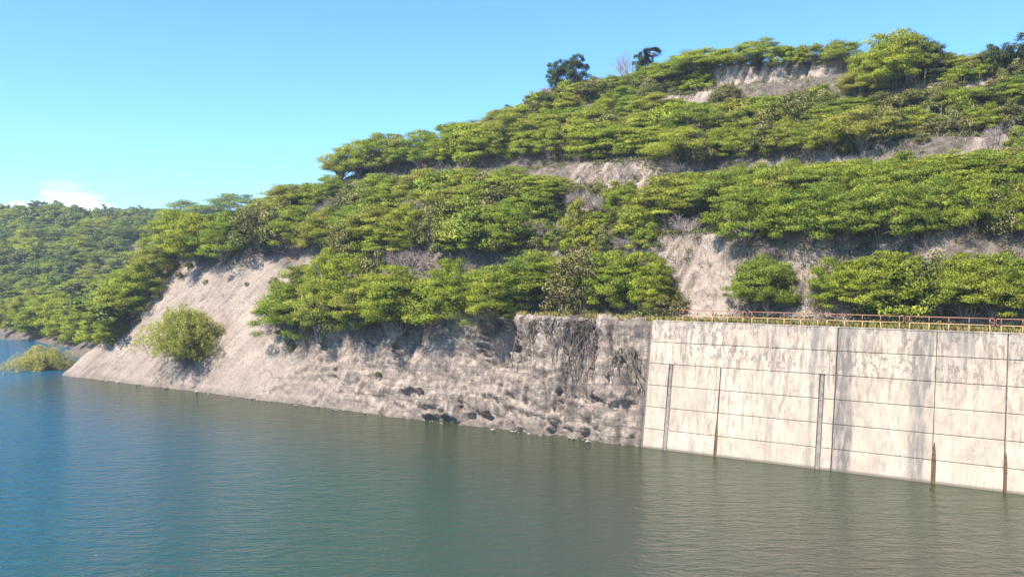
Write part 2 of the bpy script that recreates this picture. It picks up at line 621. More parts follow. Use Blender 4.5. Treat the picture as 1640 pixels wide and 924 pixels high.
def ground_mat(name, far=False):
    m, t, out = mat(name)
    tc = N(t, 'ShaderNodeTexCoord')
    O = tc.outputs['Object']
    geo = N(t, 'ShaderNodeNewGeometry')
    sx = N(t, 'ShaderNodeSeparateXYZ')
    L(t, O, sx.inputs[0])
    Z = sx.outputs[2]
    n1 = noise(t, O, 0.22, 6, 0.6)
    n2 = noise(t, O, 1.3, 6, 0.65)
    n3 = noise(t, mapped(t, O, (1.0, 1.0, 2.6)), 2.8, 5, 0.7)
    soil = ramp(t, [(0.3, (0.065, 0.054, 0.04)), (0.52, (0.135, 0.110, 0.084)), (0.72, (0.225, 0.186, 0.145))], n2).outputs[0]
    c = soil
    if not far:
        rock = ramp(t, [(0.25, (0.20, 0.160, 0.128)), (0.5, (0.310, 0.250, 0.200)), (0.75, (0.40, 0.328, 0.265))], n1).outputs[0]
        rock = mixc(t, mrange(t, n2, 0.52, 0.75, 0, 0.55), rock, (0.18, 0.155, 0.138))
        rock = mixc(t, mrange(t, n3, 0.55, 0.75, 0, 0.45), rock, (0.32, 0.265, 0.21))
        grey = attr(t, 'grey').outputs['Fac']
        gcol = ramp(t, [(0.3, (0.11, 0.088, 0.071)), (0.48, (0.265, 0.213, 0.170)), (0.64, (0.43, 0.350, 0.280))], noise(t, mapped(t, O, (0.9, 0.9, 0.5)), 1.4, 7, 0.7)).outputs[0]
        rock = mixc(t, grey, rock, gcol)
        vs = noise(t, mapped(t, O, (1.3, 1.3, 0.10)), 1.0, 6, 0.65)
        rock = mixc(t, math_(t, 'MULTIPLY', mrange(t, vs, 0.5, 0.68, 0, 0.75), mrange(t, grey, 0, 1, .25, 1)), rock, (0.105, 0.09, 0.082))
        ck = noise(t, mapped(t, O, (0.8, 0.8, 1.1)), 1.1, 5, 0.6, 0.6)
        ck = math_(t, 'ABSOLUTE', math_(t, 'SUBTRACT', ck, 0.5))
        rock = mixc(t, math_(t, 'MULTIPLY', mrange(t, ck, 0.016, 0.004, 0, 0.7), mrange(t, n1, .4, .6, .2, 1)), rock, (0.075, 0.062, 0.055))
        fine = noise(t, O, 5.5, 6, 0.75)
        rock = mixc(t, 1.0, rock, ramp(t, [(0.3, (0.62, 0.60, 0.58)), (0.5, (1, 1, 1)), (0.68, (1.28, 1.27, 1.25))], fine).outputs[0], 'MULTIPLY')
        bed = noise(t, mapped(t, O, (0.10, 0.10, 2.3)), 1.0, 6, 0.7, 0.5)
        rock = mixc(t, math_(t, 'MULTIPLY', mrange(t, bed, 0.53, 0.60, 0, 0.55), grey), rock, (0.10, 0.085, 0.077))
        # water stained foot
        foot = mrange(t, Z, 1.0, 0.12, 0, 0.6)
        rock = mixc(t, foot, rock, (0.17, 0.14, 0.11))
        c = mixc(t, attr(t, 'rock').outputs['Fac'], c, rock)
        bare = ramp(t, [(0.3, (0.19, 0.148, 0.118)), (0.5, (0.34, 0.272, 0.215)), (0.75, (0.46, 0.378, 0.305))], noise(t, mapped(t, O, (1, 1, .6)), 1.1, 6, 0.7)).outputs[0]
        c = mixc(t, attr(t, 'bare').outputs['Fac'], c, bare)
        red = ramp(t, [(0.35, (0.15, 0.085, 0.055)), (0.7, (0.26, 0.16, 0.11))], n3).outputs[0]
        c = mixc(t, attr(t, 'red').outputs['Fac'], c, red)
    p = N(t, 'ShaderNodeBsdfPrincipled')
    p.inputs['Roughness'].default_value = 0.95
    p.inputs['Specular IOR Level'].default_value = 0.1
    L(t, c, p.inputs['Base Color'])
    bump = N(t, 'ShaderNodeBump', i_Strength=0.8, i_Distance=0.3)
    hb = math_(t, 'ADD', math_(t, 'MULTIPLY', n2, 1.0), math_(t, 'MULTIPLY', n3, 0.5))
    gr = noise(t, O, 4.5, 6, 0.8)
    hb = math_(t, 'ADD', hb, math_(t, 'MULTIPLY', gr, 0.55))
    L(t, hb, bump.inputs['Height'])
    L(t, bump.outputs[0], p.inputs['Normal'])
    L(t, p.outputs[0], out.inputs[0])
    return m


M['ground'] = ground_mat('hillside_ground')
M['far_ground'] = ground_mat('far_ground', True)


def water_mat():
    m, t, out = mat('reservoir_water')
    tc = N(t, 'ShaderNodeTexCoord')
    O = tc.outputs['Object']
    a = noise(t, mapped(t, O, (0.42, 1.0, 1), (0, 0, R_(14))), 0.95, 4, 0.6, 0.5)
    b = noise(t, mapped(t, O, (0.55, 1.0, 1), (0, 0, R_(-9))), 2.6, 4, 0.6, 0.3)
    big = noise(t, O, 0.025, 3)
    h = math_(t, 'ADD', math_(t, 'MULTIPLY', a, 0.85), math_(t, 'MULTIPLY', b, 0.30))
    bump = N(t, 'ShaderNodeBump', i_Strength=1.0, i_Distance=0.52)
    L(t, h, bump.inputs['Height'])
    p = N(t, 'ShaderNodeBsdfPrincipled')
    # reflections painted into body colour: sky blue left, wall tan right; green brown inshore
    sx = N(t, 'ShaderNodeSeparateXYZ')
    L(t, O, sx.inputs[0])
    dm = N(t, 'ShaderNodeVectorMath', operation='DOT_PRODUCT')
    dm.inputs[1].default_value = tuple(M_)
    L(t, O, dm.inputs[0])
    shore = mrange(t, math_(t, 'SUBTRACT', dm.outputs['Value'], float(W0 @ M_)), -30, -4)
    c_refl = ramp(t, [(0.0, (0.002, 0.075, 0.150)), (0.34, (0.004, 0.058, 0.088)), (0.56, (0.014, 0.050, 0.034)), (0.85, (0.052, 0.048, 0.029))], mrange(t, sx.outputs[0], -75, 35, smooth=False)).outputs[0]
    refl_left = mrange(t, sx.outputs[0], -68, -82)
    col = mixc(t, math_(t, 'MULTIPLY', shore, math_(t, 'SUBTRACT', 1.0, refl_left)), c_refl, (0.032, 0.042, 0.019))
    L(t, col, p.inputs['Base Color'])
    wind = mrange(t, sx.outputs[0], 0, -45, 0.0, 0.32)
    L(t, math_(t, 'ADD', mrange(t, big, 0.35, 0.65, 0.55, 0.85), wind), bump.inputs['Strength'])
    p.inputs['Roughness'].default_value = 0.10
    p.inputs['IOR'].default_value = 1.333
    L(t, bump.outputs[0], p.inputs['Normal'])
    L(t, p.outputs[0], out.inputs[0])
    return m


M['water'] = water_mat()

# ------------------------------------------------------------------ water
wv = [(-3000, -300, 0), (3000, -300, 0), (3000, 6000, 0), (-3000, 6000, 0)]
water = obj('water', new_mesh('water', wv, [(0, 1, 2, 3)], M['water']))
tag(water, kind='structure', label='rippled blue green reservoir water below the rock and the wall')

# ------------------------------------------------------------------ near hill
def patch(t, s, u, v, rt, rs):
    P = spot(u, v)
    pt, ps = ts_of(P[0], P[1])
    q = ((t - pt) / rt) ** 2 + ((s - ps) / rs) ** 2
    return q


def build_hill():
    ts = np.concatenate([np.arange(-60, 0, 0.45), np.arange(0, 100, 0.2), np.arange(100, 116.01, 0.3)])
    nseg = [6, 62, 20, 40, 14, 34, 12, 34, 10, 18, 14, 10]
    cs, cz = ctrl(ts)
    cols_s, cols_z = [], []
    for k, n in enumerate(nseg):
        f = np.linspace(0, 1, n, endpoint=False)[None, :]
        cols_s.append(cs[:, k:k + 1] + (cs[:, k + 1:k + 2] - cs[:, k:k + 1]) * f)
        cols_z.append(cz[:, k:k + 1] + (cz[:, k + 1:k + 2] - cz[:, k:k + 1]) * f)
    s = np.concatenate(cols_s + [cs[:, -1:]], 1)
    z = np.concatenate(cols_z + [cz[:, -1:]], 1)
    t = np.broadcast_to(ts[:, None], s.shape)
    zn = np.interp(t, NT, NZ)
    z0 = z.copy()
    z = smin(z, zn, 1.6)
    z = np.maximum(z, -8)
    P = world_ts(t, s, z)
    # normals
    du = np.gradient(P, ts, axis=0)
    dv = np.gradient(P, axis=1)
    n = np.cross(dv, du)
    n /= np.linalg.norm(n, axis=-1, keepdims=True) + 1e-9
    n[n[..., 2] < 0] *= -1
    edge_s = cs[:, 2:3]
    b = sst(44, 68, t)
    # masks -------------------------------------------------------------
    wob = fbm(np.stack([t * .12, s * .2, z * .2], -1), 3)
    face = sst(0.5, -0.4, s - edge_s - 0.1 + 0.5 * wob) * (1 - sst(60, 66, t))
    nosef = sst(1.5, -1.0, s - cs[:, 4:5] + 2.2 * wob + 1.5) * sst(56, 62, t) * sst(22.5, 20.0, z + 1.5 * wob)
    rock = np.clip(np.maximum(face, nosef), 0, 1)
    wallzone = sst(0.6, -0.2, t)
    grey = sst(62, 34, t + 6 * wob) * rock
    bare = np.zeros_like(t)
    for (u, v, rt, rs) in [(1125, 440, 2.2, 6), (1145, 408, 2.2, 4), (1150, 480, 2.2, 4), (875, 388, 5, 2.5), (960, 300, 4, 4), (1030, 285, 3, 3), (1300, 460, 2.5, 3), (1630, 224, 3.5, 2.5), (1100, 155, 7, 3), (1520, 145, 5, 3), (700, 405, 3, 2)]:
        q = patch(t, s, u, v, rt, rs)
        bare = np.maximum(bare, sst(1.3, 0.4, q + 0.8 * wob))
    tA = ts_of(*spot(1120, 138)[:2])[0]
    tB = ts_of(*spot(1345, 120)[:2])[0]
    scarp = ((s > cs[:, 9:10] - 1.6) & (s < cs[:, 10:11] + 0.3)).astype(float) * sst(tA + 2, tA - 1, t + wob) * sst(tB - 2, tB + 1, t + wob)
    bare = np.maximum(bare, scarp)
    cut = np.zeros_like(t)
    for k in (3, 5, 7):
        cut = np.maximum(cut, ((s > cs[:, k:k + 1]) & (s < cs[:, k + 1:k + 2])).astype(float))
    bare = np.maximum(bare, .75 * cut * sst(.02, .38, fbm(np.stack([t * .16 + 4, s * .2, z * .12], -1), 4)))
    bare = bare * (1 - rock)
    red = sst(1.2, 0.3, patch(t, s, 470, 403, 2.0, 2.6) + 1.2 * wob) * 0.6
    # displacement --------------------------------------------------------
    Q = P
    rid = 1 - np.abs(fbm(Q * 0.30, 4)) * 2
    d = np.zeros_like(t)
    nose_amt = sst(52, 66, t)
    steep = rock * (1 - nose_amt)
    d += steep * (0.42 * fbm(Q * 0.16 + 3, 5) + 0.10 * fbm(Q * 0.55 + 7, 4))
    # beds: ledges in the lower face
    lay = z * 0.62 + 1.5 * fbm(np.stack([t * .11, s * .05, z * .16], -1), 4)
    saw = lay - np.floor(lay)
    saw = saw * sst(-.25, .25, fbm(np.stack([t * .09 + 5, z * .25, 0 * t], -1), 3)) + .25
    low = sst(8.5, 4.5, z) * sst(2, 9, t) * (1 - sst(46, 60, t))
    d += steep * low * 0.45 * (saw - 0.5)
    d += steep * 0.30 * (np.abs(fbm(np.stack([t * .75, s * .3, z * .32], -1), 5)) - .25)
    d += steep * 0.10 * (np.abs(fbm(np.stack([t * 1.9, s * .6, z * 1.1], -1), 3)) - .25)
    # flutes under the roots
    flut = np.abs(fbm(np.stack([t * .42, s * .02, z * .05], -1), 3))
    d += steep * sst(32, 12, t) * (-0.55 * sst(0.28, 0.0, flut))
    warp = 0.5 * fbm(Q * 0.4 + 21, 2)
    blk = cells(np.stack([t * .45 + warp, s * .4, z * .75 + warp], -1), 3)
    blk2 = cells(np.stack([t * 1.2 + warp, s * .8, z * 1.9 + warp], -1), 9)
    rough = sst(-.35, .25, fbm(np.stack([t * .08, z * .12, 0 * t + 2.2], -1), 2) + .25)
    d += steep * (0.25 * blk + 0.14 * blk2) * (.35 + .65 * rough)
    # overhanging brow
    d += steep * 0.35 * sst(9.5, 12, z)
    # hollows near the water
    for (u, v, rt, rz, dep) in [(650, 548, 2.2, 2.0, 1.5), (800, 545, 2.8, 2.6, 1.7), (525, 560, 2.0, 1.8, 1.2), (600, 535, 1.6, 1.4, 1.0), (664, 630, 1.6, .55, 1.3), (735, 655, .75, 1.5, 1.1), (705, 672, 3.0, .55, 1.0), (765, 668, 2.0, .5, .9), (905, 620, .5, 3.5, .7), (888, 660, .5, 2.5, .9), (690, 655, 2.0, .4, .6), (845, 585, .6, 2, .5), (940, 640, 2.2, .35, .6), (1000, 650, 1.2, .5, .6), (610, 663, .5, .6, .7)]:
        pt = spot(u, v)
        tt, _s = ts_of(pt[0], pt[1])
        q = ((t - tt) / rt) ** 2 + ((z - pt[2]) / rz) ** 2
        d -= .8 * dep * sst(1.2, 0.7, q + 0.4 * fbm(Q * 0.8 + 11, 3) + 0.5 * blk2 + 0.3 * blk) * rock
    # smooth weathered nose with slanting gullies
    slant = fbm(np.stack([(t + z * 0.55) * .30, z * .05 + t * .03, s * .04], -1), 3)
    d += rock * nose_amt * (0.45 * fbm(Q * 0.10 + 5, 3) + 0.34 * slant + 0.20 * fbm(Q * 0.6, 5) - 0.22 * sst(.12, 0, np.abs(fbm(np.stack([(t + z * .6) * .55, z * .06, 0 * t + 8], -1), 4))) + 0.05 * fbm(Q * 2.2, 3))
    hat = sst(15.5, 19.5, z) * nose_amt * rock
    d += hat * 0.45 * fbm(np.stack([t * .5, s * .4, z * .3], -1), 4)
    # soil
    soil = 1 - rock
    d += soil * (0.45 * fbm(Q * 0.12 + 9, 3) + 0.22 * fbm(Q * 0.6, 3))
    gul = np.abs(fbm(np.stack([(t + 0.3 * z) * .55, s * .06, z * .06], -1), 3))
    d += soil * bare * (-1.15 * sst(0.22, 0.0, gul) + 0.3 * fbm(Q * 1.1, 3))
    keep = 1 - wallzone * (s < 9)        # the wall and its walk stay clean
    d *= np.where((t < 1.0) & (s < 9), 0.0, 1.0) * 1.0
    P = P + n * d[..., None]
    # behind the wall the ground stays under the concrete
    inw = (t < 0.25) & (s < edge_s + 0.6)
    P[inw] += 1.0 * M_
    under = (t < 0.4) & (s >= edge_s + 0.6) & (s < 8.3)
    P[under, 2] = 12.18 + 0.02 * (s[under] - 2)
    nr, nc = s.shape
    idx = np.arange(nr * nc).reshape(nr, nc)
    vals = dict(rock=rock * np.where((t < 0.3), 0.0, 1.0), grey=grey, bare=bare, red=red)
    split = sum(nseg[:3])          # rock face and lowest bench | slopes above

    def part(name, c0, c1, label):
        ii = idx[:, c0:c1 + 1]
        F = np.stack([ii[:-1, :-1], ii[:-1, 1:], ii[1:, 1:], ii[1:, :-1]], -1).reshape(-1, 4)
        used, inv = np.unique(F, return_inverse=True)
        F = inv.reshape(-1, 4)
        me = new_mesh(name, P.reshape(-1, 3)[used], F, M['ground'], smooth=True)
        for k, a in vals.items():
            at = me.attributes.new(k, 'FLOAT', 'POINT')
            at.data.foreach_set('value', np.asarray(a, np.float32).ravel()[used])
        o = obj(name, me)
        tag(o, label, kind='structure')
        return o
    part('rock_face', 0, split, 'pale eroded rock cliff rising from the water left of the concrete wall')
    part('hillside', split, nc - 1, 'terraced scrub hillside above the rock and the wall')


build_hill()


def build_far():
    xs = np.arange(-420, 260.1, 3.0)
    ys = np.arange(60, 900, 3.0)
    X, Y = np.meshgrid(xs, ys, indexing='ij')
    t, s = ts_of(X, Y)
    zl = np.maximum(z_lobe(X, Y), z_far(X, Y))
    zm = np.where(s < -2, -9, z_main(t, s))
    inside = (t > -60) & (t < 112) & (s < 138)
    deep = (t > -52) & (t < 101) & (s < 126)
    zm = np.where(deep, -9, np.where(inside, zm - 2.5, zm))
    zl = np.where(deep & (t < 94) & (s < 60), -9, zl)
    Z = np.maximum(zl, zm)
    Z = Z + (Z > 0.3) * 0.6 * fbm(np.stack([X * .05, Y * .05, 0 * X], -1), 3)
    Z = np.maximum(Z, -8)
    P = np.stack([X, Y, Z], -1)
    nr, nc = X.shape
    ii = np.arange(nr * nc).reshape(nr, nc)
    F = np.stack([ii[:-1, :-1], ii[1:, :-1], ii[1:, 1:], ii[:-1, 1:]], -1).reshape(-1, 4)
    zz = P[..., 2].ravel()
    F = F[(zz[F].max(1) > -3)]
    o = obj('far_hills', new_mesh('far_hills', P.reshape(-1, 3), F, M['far_ground'], smooth=True))
    tag(o, 'wooded hills beyond the cove on the left', kind='structure')


build_far()

# ------------------------------------------------------------------ concrete wall
WROT = math.atan2(-E_[1], -E_[0])
wall = empty('retaining_wall', W0, WROT)
tag(wall, 'long pale streaked concrete retaining wall standing in the water at the right', 'wall')


def prism(a0, a1, b0, b1, z0, z1, back, front=0.0, ch=0.035):
    """battered block; a at z0 from a0..a1, at z1 from b0..b1; front face proud by `front`"""
    def p(a, z, off):
        return (a, BAT * z + off, z)
    V = [p(a0, z0, back), p(a1, z0, back), p(b1, z1, back), p(b0, z1, back)]
    V += [p(a0, z0, -front + ch), p(a1, z0, -front + ch), p(b1, z1, -front + ch), p(b0, z1, -front + ch)]
    V += [p(a0 + ch, z0 + ch, -front), p(a1 - ch, z0 + ch, -front), p(b1 - ch, z1 - ch, -front), p(b0 + ch, z1 - ch, -front)]
    F = [(0, 1, 2, 3), (8, 11, 10, 9)]
    for k in range(4):
        j = (k + 1) % 4
        F.append((k, k + 4, j + 4, j))
        F.append((k + 4, k + 8, j + 8, j + 4))
    return V, [tuple(reversed(f)) for f in F]


A_END = 62.0
# core behind the slabs
V, F = prism(-0.25, A_END, -0.25, A_END, -3.5, ZT - 0.03, 2.6, -0.16, 0.01)
obj('core', new_mesh('core', V, F, M['joint']), wall)
lifts = [-3.2, -0.27 + 0.0, 1.83, 3.93, 6.03, 8.13, 10.22, ZT]


def skew(a, z):
    return a                      # joints run straight up the batter


lean = 0.0
j1, j2, j3, j4 = ax(1143.5, 731), ax(1330, 754), ax(1491, 774), ax(1607, 789)
s1, s2 = ax(1065, 720), ax(1308, 751)
for r in range(len(lifts) - 1):
    z0, z1 = lifts[r] + 0.022, lifts[r + 1] - 0.022
    if r == 0:
        z1 = lifts[r + 1] - 0.03
    lowrow = z1 < 8.3
    if lowrow:
        cuts = [(0.02, s1 - .20), (s1 + .24, j1 - .06), (j1 + .06, s2 - .22), (s2 + .24, j2 - .05), (j2 + .05, j3 - .02), (j3 + .02, j4 - .05), (j4 + .05, j4 + 9.5), (j4 + 9.6, j4 + 18), (j4 + 18.1, A_END)]
    else:
        cuts = [(0.02, j2 - .05), (j2 + .05, j3 - .02), (j3 + .02, j4 - .04), (j4 + .04, j4 + 9.5), (j4 + 9.6, j4 + 18), (j4 + 18.1, A_END)]
    for (a0, a1) in cuts:
        fr = rng.uniform(-0.012, 0.03)
        V, F = prism(a0, a1, a0, a1, z0, z1, 0.155, fr, 0.03)
        obj('panel', new_mesh('panel', V, F, M['concrete']), wall)
for a, w in ((s1, .22), (s2, .23)):
    V, F = prism(a - w * 1.0, a + w * 1.0, a - w * .6, a + w * .6, -3, 8.09, 0.15, -0.05, 0.05)
    obj('drain_strip', new_mesh('drain_strip', V, F, M['strip']), wall)
# dark pointed seeps in the joints


def seep(a, ztop, w0, lean=0.0):
    o = obj('seep_slot', None, wall)
    bm = MB()
    zs = np.linspace(-2.5, ztop, 9)
    fl, fr, bl, br = [], [], [], []
    for z in zs:
        k = min(1.0, (ztop - z) / (ztop * .35))
        w = w0 * (0.06 + 0.94 * k ** 0.8)
        y = BAT * z - 0.045
        fl.append((a - w, y, z)); fr.append((a + w, y, z)); bl.append((a - w, y + .12, z)); br.append((a + w, y + .12, z))
    n = len(zs)
    V = fl + fr + bl + br
    F = []
    for i in range(n - 1):
        F += [(i, n + i, n + i + 1, i + 1), (2 * n + i, i, i + 1, 2 * n + i + 1), (n + i, 3 * n + i, 3 * n + i + 1, n + i + 1)]
    F.append((n - 1, 2 * n - 1, 4 * n - 1, 3 * n - 1))
    bm.add(V, F)
    me = bm.mesh('seep_slot', M['seep'])
    o2 = bpy.data.objects.new('seep_slot', me)
    COL.objects.link(o2)
    o2.parent = wall
    bpy.data.objects.remove(o)
    return o2


seep(j3 + .12, 3.3, 0.17)
seep(j1, 3.4, 0.15)
seep(j4 + .1, 3.1, 0.10)
# thin kerb along the top
V, F = prism(0.0, A_END, 0.0, A_END, ZT + 0.003, ZT + 0.09, 0.5, 0.02, 0.02)
obj('coping', new_mesh('coping', V, F, M['concrete']), wall)

# ------------------------------------------------------------------ railings
RS = BAT * ZT + 0.9
RZ = 12.2
ROWORD = ['leftmost red and yellow pipe railing on the wall, at the rock end', 'second pipe railing from the left on top of the wall', 'third pipe railing from the left, in the middle of the wall top', 'fourth pipe railing from the left on top of the wall', 'rightmost pipe railing in view on top of the wall', '']


def railing(a0, label):
    P0 = world_ts(np.array(-a0), np.array(RS), np.array(RZ))
    root = empty('railing', P0, WROT)
    tag(root, label, 'railing', 'pipe railings along the top of the wall')
    posts = [0.0, 1.52, 3.04, 4.56, 6.08]
    top, mid, r = 1.2, 0.65, 0.038
    for x in posts:
        mb = MB()
        mb.tube([(x, 0, -0.15), (x, 0, mid)], r, 6, 1)
        mb.tube([(x, 0, mid), (x, 0, top)], r * .98, 6, 0)
        obj('post', mb.mesh('post', [M['red_paint'], M['yellow_paint']], True), root)
    e = 0.34
    loop = MB()
    loop.tube([(0, 0, top), (-e + .06, 0, top), (-e, 0, top - .06), (-e, 0, mid + .06), (-e + .06, 0, mid), (0, 0, mid)], r, 6)
    obj('end_loop', loop.mesh('end_loop', M['red_paint'], True), root)
    x1 = posts[-1]
    loop = MB()
    loop.tube([(x1, 0, top), (x1 + e - .06, 0, top), (x1 + e, 0, top - .06), (x1 + e, 0, mid + .06), (x1 + e - .06, 0, mid), (x1, 0, mid)], r, 6)
    obj('end_loop', loop.mesh('end_loop', M['red_paint'], True), root)
    mb = MB()
    mb.tube([(0, 0, top), (x1, 0, top)], r * 1.1, 6)
    obj('top_rail', mb.mesh('top_rail', M['red_paint'], True), root)
    mb = MB()
    mb.tube([(0, 0, mid), (x1, 0, mid)], r, 6)
    obj('middle_rail', mb.mesh('middle_rail', M['yellow_paint'], True), root)


for k, a0 in enumerate([2.75, 9.7, 16.6, 23.5, 30.4]):
    railing(a0 + .1, ROWORD[k])

# ------------------------------------------------------------------ foliage generators
def leaf_quads(C, Nn, L_, W_, rg):
    """rhombic leaflets at C with face normals Nn"""
    n = len(C)
    a = rg.normal(size=(n, 3))
    a -= (a * Nn).sum(1)[:, None] * Nn
    a /= np.linalg.norm(a, axis=1)[:, None] + 1e-9
    b = np.cross(Nn, a)
    a = a * L_[:, None] * .5
    b = b * W_[:, None] * .5
    V = np.stack([C - a, C + b * 1.0 - a * .1, C + a, C - b * 1.0 - a * .1], 1).reshape(-1, 3)
    F = np.arange(n * 4).reshape(n, 4)
    return V, F


def foliage_mesh(name, clumps, per, size, asp, mt, seed, upbias=0.7, centre=None, soft=0.6):
    """clumps: rows of (x, y, z, rxy, rz)"""
    rg = np.random.default_rng(seed)
    cl = np.asarray(clumps, float)
    n = len(cl)
    k = per
    idx = np.repeat(np.arange(n), k)
    q = rg.normal(size=(n * k, 3))
    q /= np.linalg.norm(q, axis=1)[:, None]
    rad = rg.random(n * k) ** 0.45
    off = q * rad[:, None] * np.stack([cl[idx, 3], cl[idx, 3], cl[idx, 4]], -1)
    C = cl[idx, :3] + off
    fn = rg.normal(size=(n * k, 3)) * 0.75
    fn[:, 2] += upbias * rg.choice([1, 1, 1, -1], n * k)
    fn /= np.linalg.norm(fn, axis=1)[:, None]
    sz = size * rg.uniform(0.6, 1.35, n * k)
    V, F = leaf_quads(C, fn, sz, sz * asp, rg)
    me = new_mesh(name, V, F, mt, smooth=True)
    cen = np.array(centre if centre is not None else cl[:, :3].mean(0) - np.array([0, 0, .8]))
    o1 = C - cen
    o1 /= np.linalg.norm(o1, axis=1)[:, None] + 1e-9
    o2 = off / (np.linalg.norm(off, axis=1)[:, None] + 1e-9)
    nn = soft * o1 + 0.75 * o2 + np.array([0, 0, 0.5]) + 0.16 * rg.normal(size=(n * k, 3))
    nn /= np.linalg.norm(nn, axis=1)[:, None]
    me.normals_split_custom_set_from_vertices(np.repeat(nn, 4, 0).astype(np.float32))
    tin = np.clip(0.5 + 0.19 * rg.normal(size=n)[idx] + 0.09 * rg.normal(size=n * k), 0, 1)
    at = me.attributes.new('tint', 'FLOAT', 'POINT')
    at.data.foreach_set('value', np.repeat(tin, 4).astype(np.float32))
    return me


def stems_mesh(name, tips, base_pts, r0, mt, rg, n=5):
    mb = MB()
    for i, tip in enumerate(tips):
        b = Vector(base_pts[i % len(base_pts)])
        tip = Vector(tip)
        mid1 = b.lerp(tip, 0.35) + Vector((rg.normal() * .18, rg.normal() * .18, 0.35))
        mid2 = b.lerp(tip, 0.7) + Vector((rg.normal() * .2, rg.normal() * .2, 0.25))
        mb.tube([b - Vector((0, 0, .35)), b.lerp(mid1, .5) + Vector((rg.normal() * .06, rg.normal() * .06, 0)), mid1, mid2, tip], [r0, r0 * .85, r0 * .65, r0 * .4, r0 * .15], n, cap=False)
    return mb.mesh(name, mt, True)


def acacia(seed):
    """flat layered crown, nominal 7 m across and 5 m tall, origin at the foot"""
    rg = np.random.default_rng(seed)
    R, H = 3.5, 5.0
    lob = rg.integers(3, 6)
    ph = rg.uniform(0, 6.28)
    cl, tips = [], []
    nc = 96
    for i in range(nc):
        th = rg.uniform(0, 6.28)
        rr = math.sqrt(rg.random())
        Rm = R * (1 + 0.20 * math.sin(lob * th + ph) + 0.08 * math.sin((lob + 3) * th))
        r = rr * Rm
        top = H - 0.35 - (H * 0.56) * rr ** 2.2
        depth = (rg.random() ** 1.5) * (2.6 if rr < .8 else 1.7)
        z = max(top - depth, 0.55) + rg.normal() * .12
        cr_ = rg.uniform(.7, 1.3)
        cl.append((r * math.cos(th), r * math.sin(th), z, cr_, cr_ * rg.uniform(.2, .34)))
        if i % 3 == 0:
            tips.append(cl[-1][:3])
    bases = [(rg.normal() * .25, rg.normal() * .25, 0) for _ in range(3)]
    crown = foliage_mesh('crown', cl, 290, 0.235, 0.24, M['acacia'], seed + 100, 0.9, (0, 0, 1.4))
    trunk = stems_mesh('trunk', tips, bases, 0.10, M['bark'], rg)
    return trunk, crown


def densetree(seed, mt='dense', size=0.20, per=210, nc=60, asp=.5):
    rg = np.random.default_rng(seed)
    R, H = 2.6, 6.0
    cl, tips = [], []
    for i in range(nc):
        q = rg.normal(size=3)
        q /= np.linalg.norm(q)
        k = rg.random() ** .4
        bump = 1 + .22 * math.sin(3 * q[0] + seed) + .16 * math.sin(5 * q[1] + 2 * q[2])
        x, y = q[0] * R * k * bump, q[1] * R * k * bump
        z = 3.5 + q[2] * 2.3 * k * bump
        cr_ = rg.uniform(.45, .85)
        cl.append((x, y, z, cr_, cr_ * .7))
        if i % 5 == 0:
            tips.append((x, y, z))
    crown = foliage_mesh('crown', cl, per, size, asp, M[mt], seed + 100, 0.5, (0, 0, 3.0))
    trunk = stems_mesh('trunk', tips, [(0, 0, 0), (.15, .1, 0)], 0.12, M['bark'], rg)
    return trunk, crown


def bushkind(seed, mt='acacia', size=.34, asp=.4):
    rg = np.random.default_rng(seed)
    cl, tips = [], []
    for i in range(46):
        th = rg.uniform(0, 6.28)
        rr = math.sqrt(rg.random())
        r = 1.9 * rr
        top = 2.6 * (1 - .75 * rr ** 2)
        z = max(.2, top - rg.random() ** 1.4 * 1.3) + rg.normal() * .1
        c_ = rg.uniform(.4, .7)
        cl.append((r * math.cos(th), r * math.sin(th), z, c_, c_ * .6))
        if i % 4 == 0:
            tips.append(cl[-1][:3])
    crown = foliage_mesh('crown', cl, 230, size * .52, asp, M[mt], seed + 100, .6, (0, 0, .6))
    trunk = stems_mesh('trunk', tips, [(0, 0, 0), (.2, .1, 0), (-.2, .05, 0)], .06, M['bark'], rg)
    return trunk, crown


def deadbush(seed, mt='twig'):
    """leafless grey bush, nominal 4 m across and 3 m tall"""
    rg = np.random.default_rng(seed)
    mb = MB()
    fine = MB()

    def grow(p, d, ln, r, lev):
        q = p + d * ln
        m = p.lerp(q, .5) + Vector(rg.normal(size=3)) * ln * .08
        (mb if lev < 2 else fine).tube([p, m, q], [r, r * .8, r * .6], 4 if lev < 2 else 3, cap=False)
        if lev >= 4:
            return
        for k in range(3 if lev else 4):
            dd = (d + Vector(rg.normal(size=3)) * .55 + Vector((0, 0, .10))).normalized()
            grow(p.lerp(q, rg.uniform(.55, 1)), dd, ln * rg.uniform(.6, .85), r * .6, lev + 1)
    for k in range(6):
        th = rg.uniform(0, 6.28)
        d = Vector((math.cos(th) * .7, math.sin(th) * .7, 1)).normalized()
        grow(Vector((0, 0, -.2)), d, rg.uniform(.8, 1.2), .05, 0)
    return mb.mesh('branches', M[mt], True), fine.mesh('twigs', M[mt], True)


